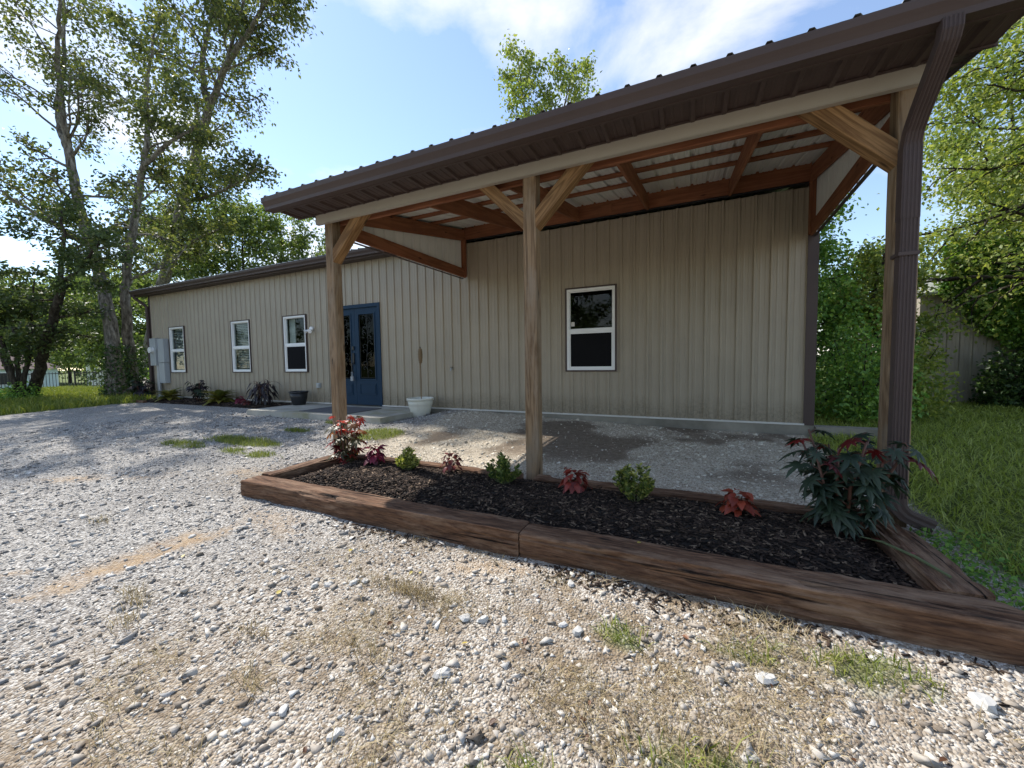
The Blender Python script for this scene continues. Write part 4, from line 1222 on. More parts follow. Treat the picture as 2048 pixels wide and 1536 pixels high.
def coleus(label, cx, cy, h, mat, nleaf=44, size=.095, zb=None, group='coleus plants in the timber bed'):
    zb = float(mulch_z(np.array(cx), np.array(cy))) - .01 if zb is None else zb
    t = thing('coleus', label, 'plant', (cx, cy, zb), group)
    ms = mats_for(OVL, mat)
    for s in range(5):
        a = s * 1.256 + rnd.uniform(-.3, .3)
        MB().tube([(cx, cy, zb), (cx + .04 * math.cos(a), cy + .04 * math.sin(a), zb + h * .5), (cx + .07 * math.cos(a), cy + .07 * math.sin(a), zb + h * .8)], [.006, .005, .003], 5).build('stem', STEM_R, t)
    for k in range(nleaf):
        f = (k + .5) / nleaf
        az = k * 2.4
        rad = .10 * math.sqrt(1 - f * .85) * rnd.uniform(.4, 1)
        leafobj(rnd.choice(ms), (cx + rad * math.cos(az), cy + rad * math.sin(az), zb + .04 + h * (.12 + .78 * f) + rnd.uniform(-.02, .02)), az + rnd.uniform(-.4, .4), rnd.uniform(-.1, .55) + .3 * (1 - f) - .5 * (f > .85), rnd.uniform(-.3, .3), size * rnd.uniform(.7, 1.15), t)
coleus('bright magenta coleus next to the tall red plant', -3.30, 3.32, .20, COL_MAG)
coleus('wilted maroon coleus between two yellow-green shrubs', -2.27, 3.34, .20, COL_DARK, 34, .075)
coleus('brick red coleus just right of the middle post', -.92, 3.27, .17, COL_RED)
coleus('orange red coleus left of the tall dark green plant', .33, 3.22, .17, COL_ORA, 40)

def leaf_quads(C, A, Nn, L, W, fold=.15):
    """small folded leaves: centre, axis, normal, length, width"""
    S = np.cross(Nn, A); S /= np.linalg.norm(S, axis=1, keepdims=True) + 1e-9
    L = np.broadcast_to(L, (len(C),))[:, None]; W = np.broadcast_to(W, (len(C),))[:, None]
    v0 = C; v1 = C + A * L * .45 + S * W * .5 + Nn * W * fold; v2 = C + A * L; v3 = C + A * L * .45 - S * W * .5 + Nn * W * fold
    V = np.stack([v0, v1, v2, v3], 1).reshape(-1, 3)
    i_ = np.arange(len(C)) * 4
    F = np.stack([np.stack([i_, i_ + 1, i_ + 2], -1), np.stack([i_, i_ + 2, i_ + 3], -1)], 1).reshape(-1, 3)
    return V, F
def unit(v): return v / (np.linalg.norm(v, axis=1, keepdims=True) + 1e-9)

EUON = [leafmat('yellow variegated shrub leaves', [(0.05, (0.06, 0.10, 0.02)), (0.35, (0.16, 0.20, 0.035)), (0.7, (0.42, 0.42, 0.09)), (0.95, (0.60, 0.58, 0.22))], .3, vary=.1),
        leafmat('green shrub leaves', [(0.05, (0.035, 0.07, 0.018)), (0.5, (0.10, 0.155, 0.035)), (0.85, (0.22, 0.26, 0.06)), (0.97, (0.48, 0.46, 0.18))], .3, vary=.1),
        leafmat('green and yellow shrub leaves', [(0.05, (0.045, 0.08, 0.02)), (0.45, (0.12, 0.165, 0.03)), (0.75, (0.30, 0.31, 0.07)), (0.96, (0.52, 0.50, 0.18))], .3, vary=.1)]
def shrub(label, cx, cy, h, w, mat, n=900, zb=None, size=.04):
    zb = float(mulch_z(np.array(cx), np.array(cy))) - .01 if zb is None else zb
    t = thing('variegated_shrub', label, 'shrub', (cx, cy, zb), 'small variegated shrubs in the timber bed')
    mb = MB(); cs, ax_ = [], []
    for s in range(26):
        a = rnd.uniform(0, 6.28); q = rnd.random() ** .6
        top = Vector((cx + w * .5 * q * math.cos(a), cy + w * .5 * q * math.sin(a), zb + h * (1 - .55 * q * q) * rnd.uniform(.75, 1.05)))
        p0 = Vector((cx + .02 * math.cos(a), cy + .02 * math.sin(a), zb))
        pm = p0.lerp(top, .5) + Vector((.03 * math.cos(a), .03 * math.sin(a), 0))
        mb.tube([p0, pm, top], [.004, .003, .0015], 4, cap=False)
        for k in range(n // 26):
            f = rnd.uniform(.25, 1.0)
            p = p0.lerp(pm, f * 2) if f < .5 else pm.lerp(top, f * 2 - 1)
            d = (top - p0).normalized()
            az = k * 2.4
            cs.append(p); ax_.append(d * .6 + Vector((math.cos(az), math.sin(az), rnd.uniform(-.1, .4))))
    mb.build('stem', STEM_G, t)
    C = np.array(cs); A = unit(np.array(ax_)); Nn = unit(np.cross(A, unit(rng.normal(0, 1, A.shape))) + np.array([0, 0, .6]))
    V, F = leaf_quads(C, A, Nn, size * rng.uniform(.7, 1.2, len(C)), size * .5 * rng.uniform(.8, 1.2, len(C)))
    o = meshobj('foliage', fastmesh('foliage', V, F), mat, t); o['kind'] = 'stuff'
shrub('small bright yellow-green shrub, second plant from the left in the bed', -2.76, 3.24, .26, .27, EUON[0])
shrub('rounded green shrub in front of the middle post', -1.60, 3.22, .31, .34, EUON[1], 1100)
shrub('taller green and yellow shrub right of the middle post', -.40, 3.22, .37, .34, EUON[2], 1200)

# bed along the long wall
mb = MB()
bx = np.linspace(-17.3, -9.7, 90); by = np.linspace(6.35, 7.2, 14)
BX, BY = np.meshgrid(bx, by); ii = np.arange(BX.size).reshape(BX.shape)
bf = np.stack([ii[:-1, :-1], ii[:-1, 1:], ii[1:, 1:], ii[1:, :-1]], -1).reshape(-1, 4)
def wallbed_z(x, y): return ground_z(x, y) - .03 + .09 * smooth01((y - 6.35) / .2) * smooth01((x + 17.3) / .2) * smooth01((-9.7 - x) / .2) + (fbm(x, y, 6) - .5) * .03
o = meshobj('wall_mulch_bed', fastmesh('wall_mulch_bed', np.stack([BX, BY, wallbed_z(BX, BY)], -1).reshape(-1, 3), bf, True), MULCHSOIL); tag(o, 'dark mulch bed along the foot of the long wall', None, None, 'structure')
n = 5000
x, y = rng.uniform(-17.2, -9.75, n), rng.uniform(6.38, 7.18, n)
V, F = chips(x, y, wallbed_z(x, y) + .008, rng.lognormal(-3.1, .4, n), rng.uniform(.01, .025, n), rng.uniform(.004, .01, n))
o = meshobj('wall_mulch_chips', fastmesh('wall_mulch_chips', V, F), MULCH); tag(o, 'shredded dark mulch along the long wall', 'mulch', None, 'stuff')
bar('bed_edging', (-17.9, 6.32, -.11), (-16.1, 6.30, -.11), .10, .09, TIE, None, ch=.01, rough=.004, seg=8)
tag(bpy.data.objects['bed_edging'], 'thin timber edging at the far left end of the wall bed', 'timber')
G2 = 'plants along the long wall'
castor('dark bushy plant under the electric meter at the building corner', -17.35, 6.75, .75, 6, 46, .20, [(PURPLE, 6), (CASTOR_G, 3)], .3, group=G2, zb=-.1)
castor('dark upright plant below and between the two blind windows', -14.0, 6.8, .72, 5, 34, .20, [(PURPLE, 4), (CASTOR_G, 4)], .24, group=G2, zb=-.1)
castor('purple black plant with drooping narrow leaves near the concrete slab', -10.75, 6.75, .78, 6, 90, .28, [(PURPLE, 1)], .26, group=G2, zb=-.1, lob=[LNC])
def hosta(label, cx, cy, zb, n, size):
    t = thing('hosta', label, 'plant', (cx, cy, zb), G2)
    ms = mats_for([HST], HOSTA)
    for k in range(n):
        az = k * 2.4 + rnd.uniform(-.2, .2); f = k / n
        leafobj(ms[0], (cx + .03 * math.cos(az), cy + .03 * math.sin(az), zb + .06 + .14 * f), az, -.95 * f - .15 + rnd.uniform(-.1, .1), rnd.uniform(-.2, .2), size * rnd.uniform(.8, 1.1), t)
    MB().tube([(cx, cy, zb), (cx, cy, zb + .15)], [.05, .03], 8).build('crown_base', STEM_G, t)
hosta('low yellow-green leafy plant left of the dark upright plant', -15.6, 6.75, -.1, 26, .42)
hosta('yellow-green leafy plant below the middle window', -12.75, 6.72, -.1, 30, .46)
coleus('low dark red coleus between the yellow plant and the slab', -11.75, 6.72, .2, COL_MAG, 40, .13, zb=-.09, group=G2)
coleus('small muted red coleus at the slab end of the wall bed', -11.25, 6.6, .14, COL_DARK, 30, .11, zb=-.09, group=G2)

# ------------------------------------------------------------------ trees
def np_tube(pts, rad, n=6):
    pts = np.asarray(pts, float)
    k = len(pts)
    T = np.gradient(pts, axis=0); T = unit(T)
    up = np.array([0, 0, 1.0]) if abs(T[0, 2]) < .9 else np.array([1.0, 0, 0])
    U = np.cross(T[0], up); U /= np.linalg.norm(U)
    V = np.zeros((k, n, 3)); ang = np.arange(n) * 2 * np.pi / n
    for i_ in range(k):
        U = U - T[i_] * U.dot(T[i_]); U /= np.linalg.norm(U) + 1e-9
        Wv = np.cross(T[i_], U)
        V[i_] = pts[i_] + rad[i_] * (np.cos(ang)[:, None] * U + np.sin(ang)[:, None] * Wv)
    j = np.arange(n); F = []
    for i_ in range(k - 1):
        F.append(np.stack([i_ * n + j, i_ * n + (j + 1) % n, (i_ + 1) * n + (j + 1) % n, (i_ + 1) * n + j], -1))
    return V.reshape(-1, 3), np.concatenate(F)

class Tree:
    def __init__(self):
        self.V, self.F, self.nv = [], [], 0
        self.lc, self.ld = [], []
    def tube(self, pts, rad, n=6):
        V, F = np_tube(pts, rad, n)
        self.V.append(V); self.F.append(F + self.nv); self.nv += len(V)
    def resample(self, pts, k):
        pts = np.asarray(pts, float)
        s = np.concatenate([[0], np.cumsum(np.linalg.norm(np.diff(pts, axis=0), axis=1))])
        u_ = np.linspace(0, s[-1], k)
        P = np.stack([np.interp(u_, s, pts[:, i_]) for i_ in range(3)], -1)
        for _ in range(2):
            P[1:-1] = .25 * P[:-2] + .5 * P[1:-1] + .25 * P[2:]
        return P, s[-1]
    def stem(self, pts, r0, r1, n=10, jitter=.02, flare=0.0):
        P, L = self.resample(pts, max(8, int(len(pts) * 4)))
        P[1:-1] += rng.normal(0, jitter, (len(P) - 2, 3))
        t = np.linspace(0, 1, len(P))
        R_ = r0 + (r1 - r0) * t
        if flare: R_ = R_ + flare * np.exp(-t * 14)
        self.tube(P, R_, n)
        return P, R_, L
    def branch(self, p, d, L, r, lev, cfg):
        k = 6
        P = [np.array(p)]
        d = np.array(d, float); d /= np.linalg.norm(d)
        for i_ in range(k):
            d = d + rng.normal(0, cfg.get('wig', .16), 3) + np.array([0, 0, cfg.get('lift', .04) if lev < 2 else cfg.get('droop', -.04)])
            d /= np.linalg.norm(d)
            P.append(P[-1] + d * L / k)
        P = np.array(P)
        self.tube(P, r * np.linspace(1, .25, k + 1), 5 if lev == 1 else 4 if lev == 2 else 3)
        if lev >= cfg['levels']:
            m_ = cfg['leaves']
            t = rng.random(m_) ** .7
            c_ = np.stack([np.interp(t * k, np.arange(k + 1), P[:, i_]) for i_ in range(3)], -1)
            self.lc.append(c_ + rng.normal(0, cfg['clump'], (m_, 3)) * np.array([1, 1, .7]))
            self.ld.append(np.repeat(d[None], m_, 0))
            return
        nb = cfg['kids'][lev - 1]
        for j in range(nb):
            t = .25 + .75 * (j + rng.random()) / nb
            q = np.array([np.interp(t * k, np.arange(k + 1), P[:, i_]) for i_ in range(3)])
            tang = P[min(k, int(t * k) + 1)] - P[max(0, int(t * k) - 1)]; tang /= np.linalg.norm(tang)
            o_ = rng.normal(0, 1, 3); o_ -= tang * o_.dot(tang); o_ /= np.linalg.norm(o_)
            o_[2] *= cfg.get('flat', .7)
            self.branch(q, tang * .75 + o_ * .85, L * cfg.get('ratio', .5) * rng.uniform(.7, 1.2) * (1.1 - .45 * t), r * (.55 if lev == 1 else .5), lev + 1, cfg)
    def spawn(self, P, R_, nb, L, cfg, t0=.2, up=.35, bias=None):
        k = len(P)
        for j in range(nb):
            t = t0 + (1 - t0) * (j + rng.random()) / nb
            i_ = min(k - 1, int(t * (k - 1)))
            a = j * 2.4 + rng.uniform(-.6, .6)
            d = np.array([math.cos(a), math.sin(a), up + rng.uniform(-.25, .45)])
            if bias is not None: d = d + np.array(bias)
            self.branch(P[i_], d, L * rng.uniform(.65, 1.15) * (1.05 - .45 * t), max(.012, R_[i_] * .42), 1, cfg)
    def finish(self, name, label, cat, base, bark, leafm, size, group=None, width=.62, updir=.55, crown='crown', thin=1.0, aspect=None):
        t = thing(name, label, cat, base, group)
        meshobj('trunk', fastmesh('trunk', np.concatenate(self.V), np.concatenate(self.F), True), bark, t)
        C = np.concatenate(self.lc); D = np.concatenate(self.ld)
        A = unit(D * .5 + rng.normal(0, .75, C.shape) + np.array([0, 0, -.35]))
        Nn = unit(rng.normal(0, .55, C.shape) + np.array([0, 0, updir]))
        Nn = unit(Nn - A * np.sum(A * Nn, 1, keepdims=True))
        s_ = size * rng.uniform(.65, 1.25, len(C))
        V, F = leaf_quads(C, A, Nn, s_, s_ * width)
        o = meshobj(crown, fastmesh(crown, V, F), leafm, t)
        o['kind'] = 'stuff'
        return t

GT = 'tall maples at the far left building corner'
CF = dict(levels=3, kids=[5, 4], leaves=11, clump=.20, ratio=.48, wig=.17)
# maple with forked crown, leftmost
T = Tree()
P, R_, L = T.stem([(-19.56, 6.9, -0.3), (-19.61, 6.9, 0.56), (-19.78, 6.9, 2.33), (-20.28, 6.9, 4.31), (-20.86, 6.9, 5.64), (-21.51, 6.9, 6.68), (-22.26, 6.9, 9.6)], .23, .14, 12, flare=.18)
T.spawn(P, R_, 9, 3.0, CF, t0=.5)
P, R_, L = T.stem([(-22.26, 6.9, 9.6), (-23.3, 7.0, 10.66), (-23.6, 7.1, 11.89), (-23.52, 7.3, 13.07), (-23.48, 7.4, 14.5), (-23.6, 7.5, 16.9)], .13, .03, 8)
T.spawn(P, R_, 15, 3.0, CF, t0=.05)
P, R_, L = T.stem([(-22.26, 6.9, 9.6), (-22.16, 6.8, 10.78), (-22.0, 6.7, 12.19), (-21.67, 6.6, 12.74), (-20.79, 6.5, 14.0), (-20.06, 6.4, 15.8)], .12, .03, 8)
T.spawn(P, R_, 13, 2.7, CF, t0=.05)
P, R_, L = T.stem([(-20.9, 6.9, 5.7), (-22.2, 6.2, 6.6), (-23.6, 5.6, 7.6), (-25.0, 5.2, 8.4)], .09, .02, 6)
T.spawn(P, R_, 8, 2.2, CF, t0=.25)
T.finish('maple_tree', 'leftmost tall grey-barked maple forking high at the top left', 'tree', (-19.56, 6.9, -.15), BARK, LEAF_MAPLE, .15, GT)
# middle maple
T = Tree()
P, R_, L = T.stem([(-19.95, 7.5, -0.3), (-20.1, 7.5, 0.93), (-20.2, 7.5, 2.16), (-20.19, 7.5, 3.64), (-19.86, 7.5, 4.82), (-19.22, 7.5, 6.04), (-18.58, 7.5, 7.65), (-18.01, 7.5, 8.43)], .19, .10, 12, flare=.12)
T.spawn(P, R_, 9, 2.4, CF, t0=.5)
P, R_, L = T.stem([(-18.1, 7.5, 8.35), (-16.82, 7.6, 8.81), (-15.54, 7.7, 8.96), (-14.45, 7.8, 9.2)], .09, .02, 7)
T.spawn(P, R_, 8, 1.7, CF, t0=.2)
P, R_, L = T.stem([(-18.05, 7.5, 8.4), (-17.93, 7.6, 9.61), (-18.09, 7.7, 11.05), (-17.73, 7.8, 12.48), (-17.21, 7.9, 13.8)], .10, .02, 7)
T.spawn(P, R_, 10, 2.0, CF, t0=.1)
T.finish('maple_tree', 'middle maple of the clump with a limb reaching right over the eave', 'tree', (-19.95, 7.5, -.15), BARK, LEAF_MAPLE, .15, GT)
# right-hand maple leaning over the building
CC = dict(CF, leaves=15, clump=.30)
T = Tree()
P, R_, L = T.stem([(-32.85, 13.20, -0.40), (-32.55, 13.20, 2.21), (-31.35, 13.20, 5.08), (-30.32, 13.20, 6.55), (-29.09, 13.20, 8.41), (-28.08, 13.20, 10.29), (-26.55, 13.20, 12.45), (-25.11, 13.20, 14.50), (-24.54, 13.20, 15.36)], 0.38, 0.20, 12, flare=.2)
T.spawn(P, R_, 10, 3.90, CC, t0=.45)
P, R_, L = T.stem([(-24.54, 13.20, 15.36), (-25.12, 13.35, 16.84), (-25.56, 13.50, 18.33), (-25.34, 13.65, 19.60), (-25.04, 13.80, 20.46), (-24.41, 13.95, 21.37), (-24.45, 14.10, 24.25)], 0.180, 0.045, 8)
T.spawn(P, R_, 14, 3.90, CC, t0=.1)
P, R_, L = T.stem([(-24.54, 13.20, 15.36), (-23.66, 13.20, 16.11), (-22.62, 13.05, 16.86), (-21.84, 13.05, 17.21), (-20.09, 12.90, 17.79), (-18.72, 12.75, 18.27), (-16.95, 12.60, 19.38)], 0.195, 0.038, 8)
T.spawn(P, R_, 16, 3.45, CC, t0=.1, up=.15)
P, R_, L = T.stem([(-22.50, 13.05, 16.90), (-21.60, 13.20, 18.70), (-20.85, 13.35, 20.80), (-20.40, 13.50, 22.90)], 0.105, 0.030, 6)
T.spawn(P, R_, 9, 2.85, CC, t0=.15)
P, R_, L = T.stem([(-27.60, 13.05, 10.75), (-25.26, 12.90, 10.52), (-23.37, 12.75, 10.38), (-20.77, 12.60, 10.45), (-19.35, 12.45, 10.75)], 0.135, 0.030, 6)
T.spawn(P, R_, 10, 2.55, CC, t0=.2)
P, R_, L = T.stem([(-29.85, 13.20, 6.70), (-28.26, 13.05, 7.90), (-25.80, 13.05, 8.50), (-23.84, 13.05, 8.65)], 0.165, 0.038, 6)
T.spawn(P, R_, 8, 2.40, CC, t0=.3)
T.finish('maple_tree', 'largest maple leaning right above the far end of the roof', 'tree', (-32.85, 13.2, -.15), BARK, LEAF_MAPLE, .21, GT)
# leaning tree and dogwood at the left edge
CD = dict(levels=3, kids=[5, 4], leaves=11, clump=.16, ratio=.5, wig=.15, lift=0.0, droop=-.02, flat=.25)
T = Tree()
P, R_, L = T.stem([(-22.95, 5.6, -0.3), (-21.57, 5.6, 1.4), (-20.53, 5.6, 2.51), (-19.63, 5.6, 3.45), (-19.41, 5.6, 3.95)], .17, .11, 9, flare=.08)
T.spawn(P, R_, 6, 1.8, CD, t0=.5, up=0)
P, R_, L = T.stem([(-19.41, 5.6, 3.95), (-19.33, 5.6, 4.58), (-18.9, 5.6, 5.42), (-19.0, 5.6, 6.6)], .08, .02, 7)
T.spawn(P, R_, 7, 1.5, CD, t0=.2, up=.1)
P, R_, L = T.stem([(-19.41, 5.6, 3.95), (-18.89, 5.6, 3.98), (-17.77, 5.6, 4.26), (-17.03, 5.6, 4.5), (-16.2, 5.6, 5.1)], .08, .02, 7)
T.spawn(P, R_, 7, 1.2, CD, t0=.3, up=.1)
T.finish('leaning_tree', 'thin tree leaning right in front of the maples', 'tree', (-22.95, 5.6, -.15), BARK_D, LEAF_DARK, .13)
CDW = dict(CD, leaves=13)
T = Tree()
for (dx_, dy_, h_) in ((-1.2, .3, 4.4), (-.3, -.5, 4.9), (.6, .4, 4.2), (-2.0, -.3, 4.0)):
    P, R_, L = T.stem([(-22.3, 5.2, -.3), (-22.3 + dx_ * .3, 5.2 + dy_ * .3, 1.0), (-22.3 + dx_ * .8, 5.2 + dy_ * .7, h_ * .6), (-22.3 + dx_, 5.2 + dy_, h_)], .09, .02, 7)
    T.spawn(P, R_, 10, 1.8, CDW, t0=.50, up=.0)
T.finish('dogwood_tree', 'dark dogwood with layered branches at the left edge', 'tree', (-22.3, 5.2, -.15), BARK_D, LEAF_DARK, .14, updir=1.1)

# woodland behind
def round_tree(name, label, x, y, h, crown_r, nb, leafm, size, group, trunk_r=.2, t0=.3, leaves=26, bark=BARK_D, clump=.35, kids=(4, 3), up=.3, lean=(0, 0)):
    T = Tree()
    z0 = float(gz(x, y)) - .2
    P, R_, L = T.stem([(x, y, z0), (x + lean[0] * .3 + rng.normal(0, .1), y + lean[1] * .3, z0 + h * .3), (x + lean[0] * .7 + rng.normal(0, .2), y + lean[1] * .7, z0 + h * .65), (x + lean[0], y + lean[1], z0 + h * .97)], trunk_r, .03, 8, flare=trunk_r * .4)
    cfg = dict(levels=3, kids=list(kids), leaves=leaves, clump=clump, ratio=.5, wig=.18)
    T.spawn(P, R_, nb, crown_r, cfg, t0=t0, up=up)
    return T.finish(name, label, 'tree', (x, y, z0 + .2), bark, leafm, size, group)
GB = 'woodland trees behind the building'
def polar(px, r_):
    a_ = math.radians(24.83) + math.atan((1024 - px) / 769)
    return -r_ * math.sin(a_), r_ * math.cos(a_)
WOOD = [(-60, 100, 17, 7, .1), (40, 104, 16, 7, .1), (140, 98, 15, 7, .12), (225, 92, 18, 7, .1), (250, 46, 9, 4, .12), (345, 47, 15, 5, .15), (425, 38, 13.5, 4.6, .15), (500, 37, 14.5, 4.6, .15), (575, 39, 14.5, 4.6, .15), (650, 40, 13, 4.0, .2), (180, 60, 8, 4, .3)]
WLAB = ['distant tree behind the left end of the mint house roof', 'distant tree above the roof of the mint house', 'distant tree just right of the mint house', 'distant tree seen between the leaning tree and the maples',
        'rounded woodland tree behind the maple trunks', 'tall woodland tree over the far left end of the roof', 'leafy tree rising over the left part of the long roof', 'leafy tree rising over the middle of the long roof',
        'leafy tree left of the carport gutter end', 'leafy tree showing between the left post and its brace', 'small tree beside the white porch posts']
for (px, r_, h, cr_, t0_), lb in zip(WOOD, WLAB):
    x, y = polar(px, r_)
    round_tree('woodland_tree', lb, x, y, h, cr_, 34, LEAF_FAR, .27 if r_ < 70 else .55, GB, .2, t0_, 26, clump=.35 if r_ < 70 else .8)
T = Tree()
CT = dict(levels=3, kids=[4, 3], leaves=15, clump=.22, ratio=.5, wig=.16)
P, R_, L = T.stem([(-8.2, 22, -.4), (-8.3, 22, 6), (-8.4, 22, 10.5)], .24, .15, 8)
P, R_, L = T.stem([(-8.4, 22, 10.5), (-8.8, 22, 13.6), (-9.2, 22, 16.8), (-9.5, 22, 19.3)], .13, .02, 7)
T.spawn(P, R_, 26, 2.2, CT, t0=.05, up=.85)
P, R_, L = T.stem([(-8.4, 22, 10.5), (-7.6, 22.3, 13.2), (-6.8, 22.5, 15.8), (-6.2, 22.6, 18.2)], .12, .02, 7)
T.spawn(P, R_, 26, 2.2, CT, t0=.05, up=.85)
T.finish('tall_tree', 'tall loose twin-topped tree with pale leaves above the carport roof in mid sky', 'tree', (-8.2, 22, -.1), BARK, LEAF_BRIGHT, .20)
round_tree('tall_tree', 'thin treetop just showing over the roof left of the tall loose tree', -16.5, 24, 17.2, 2.2, 18, LEAF_BRIGHT, .24, None, .16, .45, 14, BARK, .26, up=.8)
# right side
GR = 'overgrown trees on the right'
round_tree('leafy_tree', 'dark leafy tree beside the right building corner', 2.45, 11.5, 6.0, 1.15, 34, LEAF_VINE, .10, GR, .12, .05, 40, clump=.2, up=.2)
round_tree('leafy_tree', 'sunlit yellowish sapling behind the right post', 4.1, 12.0, 4.0, 1.1, 28, LEAF_BRIGHT, .10, GR, .07, .05, 30, clump=.16, up=.4)
round_tree('leafy_tree', 'tall bright tree filling the sky right of the downspout', 7.4, 11.6, 10.0, 3.2, 58, LEAF_BRIGHT, .10, GR, .2, .25, 60, clump=.24, up=.15)
round_tree('leafy_tree', 'bright leafy tree behind the vine-covered shed', 8.3, 16.5, 9.0, 2.6, 44, LEAF_BRIGHT, .12, GR, .18, .15, 40, clump=.28, up=.25)
round_tree('leafy_tree', 'distant tree in the gap between building and post', 8.0, 25, 6.0, 3.0, 30, LEAF_FAR, .22, GR, .2, .1, 26)
# trees across the yard, met only as reflections in the window panes
for (x, y, h, lb) in ((-10, -23, 11, 'yard tree reflected in the left windows'), (-4, -24, 11.5, 'yard tree reflected in the carport window'), (3, -23, 9, 'yard tree on the right behind the viewer'), (-38, -20, 11, 'yard tree reflected in the blue door'), (-52, -20, 12, 'yard tree reflected in the window beside the flood light'), (-66, -20, 12, 'yard tree reflected in the middle blind window')):
    round_tree('yard_tree', lb, x, y, h, 4.5, 26, LEAF_FAR, .32, 'trees across the yard', .2, .12, 22)

def leaf_mass(name, label, cat, pts, mat, size, kind=None, group=None, normal=None, updir=.5):
    C = np.asarray(pts)
    A = unit(rng.normal(0, .8, C.shape) + np.array([0, 0, -.5]))
    Nn = unit(rng.normal(0, .6, C.shape) + np.array([0, 0, updir]) + (np.array(normal) if normal is not None else 0))
    Nn = unit(Nn - A * np.sum(A * Nn, 1, keepdims=True))
    s_ = size * rng.uniform(.6, 1.3, len(C))
    V, F = leaf_quads(C, A, Nn, s_, s_ * .62)
    return V, F

# shed swallowed by vines
sh = thing('metal_shed', 'grey corrugated metal shed almost swallowed by vines behind the lawn', 'shed', (6.6, 13.6, -.15))
SHEDM = paint('weathered grey brown steel', (0.34, 0.30, 0.25), .6, .15, dirt=(0.09, 0.075, 0.06))
for k in range(5):
    u0 = 5.22 + k * W36
    sheet('siding_panel', u0, u0 + W36, lambda uu: [(-.15, 2.55)], lambda uu, d, t: (uu, 13.05 - d, t), SHEDM, sh, lift=.001 * (k % 2))
mb = MB(); mb.add([(5.22, 13.05, -.15), (5.22, 17, -.15), (5.22, 17, 2.5), (5.22, 13.05, 2.5)], [(0, 1, 2, 3)]); mb.build('side_wall', SHEDM, sh)
mb = MB(); mb.add([(5.05, 12.85, 2.50), (9.95, 12.85, 2.50), (9.95, 15, 3.3), (5.05, 15, 3.3), (5.05, 12.85, 2.56), (9.95, 12.85, 2.56), (9.95, 15, 3.36), (5.05, 15, 3.36)], [(0, 3, 2, 1), (4, 5, 6, 7), (0, 1, 5, 4), (1, 2, 6, 5), (2, 3, 7, 6), (3, 0, 4, 7)]); mb.build('roof', ROOFTOP, sh)
mb = MB(); mb.box(5.17, 5.27, 13.0, 13.1, -.15, 2.5); mb.build('corner_trim', SHEDM, sh)
t = thing('shed_meter', 'small grey meter on a pipe at the shed corner', 'meter', (5.12, 13.0, -.15))
mb = MB(); mb.box(5.02, 5.16, 12.9, 13.02, 1.55, 1.85); mb.build('meter_box', GREYBOX, t)
mb = MB(); mb.tube([(5.09, 12.96, 1.55), (5.09, 12.96, -.2)], .025, 8); mb.build('pipe', GALV, t)
# vines hanging over the shed
n = 30000
xx = 5.4 + 5.2 * rng.random(n); tt = rng.random(n)
top = 3.3 + .8 * vnoise(xx, xx * 0, .9)
lowz = np.interp(xx, [5.4, 5.9, 6.6, 7.2, 9, 10.6], [2.6, 2.0, 1.35, 1.0, .8, .6]) + .5 * (vnoise(xx, xx * 0 + 3, 2.2) - .5)
zz = lowz + (top - lowz) * tt ** .8
yy = 12.95 - .55 * np.sin(np.clip((zz - lowz) / (top - lowz + .01), 0, 1) * 2.6) * (0.6 + .8 * vnoise(xx, zz, 1.3)) - .1 + rng.normal(0, .12, n)
V, F = leaf_mass('v', '', '', np.stack([xx, yy, zz], -1), LEAF_VINE, .11)
o = meshobj('vine', fastmesh('vine', V, F), LEAF_VINE); tag(o, 'mass of vines hanging over the metal shed', 'vine', None, 'stuff')
def bush(label, cx, cy, rx, ry, h, n, mat, size, group):
    zb = float(gz(cx, cy))
    t = thing('bush', label, 'bush', (cx, cy, zb), group)
    mb = MB()
    for k in range(7):
        a = k * .9; mb.tube([(cx, cy, zb - .05), (cx + rx * .4 * math.cos(a), cy + ry * .4 * math.sin(a), zb + h * .5), (cx + rx * .7 * math.cos(a), cy + ry * .7 * math.sin(a), zb + h * .8)], [.02, .012, .005], 5)
    mb.build('stem', BARK_D, t)
    d = unit(rng.normal(0, 1, (n, 3))); d[:, 2] = np.abs(d[:, 2])
    r_ = rng.random(n) ** .4 * (0.7 + .6 * vnoise(d[:, 0] * 3 + cx, d[:, 2] * 3 + d[:, 1] * 2, 1.3))
    C = np.array([cx, cy, zb]) + d * r_[:, None] * np.array([rx, ry, h])
    V, F = leaf_mass('b', '', '', C, mat, size)
    o = meshobj('foliage', fastmesh('foliage', V, F), mat, t); o['kind'] = 'stuff'
GU = 'bushes in front of the shed'
bush('dark bush at the foot of the shed wall', 6.75, 12.3, .9, .6, 1.5, 4500, LEAF_IVY, .10, GU)
bush('green bush right of the dark one below the vines', 7.7, 12.3, .9, .6, 1.3, 4000, LEAF_VINE, .10, GU)
bush('small bush against the right end of the concrete kerb', 2.9, 9.2, .8, .8, 1.9, 5200, LEAF_VINE, .075, GU)
bush('leafy bush between the kerb and the yellowish sapling', 3.7, 10.0, .8, .9, 1.7, 5200, LEAF_BRIGHT, .075, GU)
bush('ferny bush left of the shed corner', 4.6, 12.6, .6, .7, 1.2, 3000, LEAF_VINE, .08, GU)
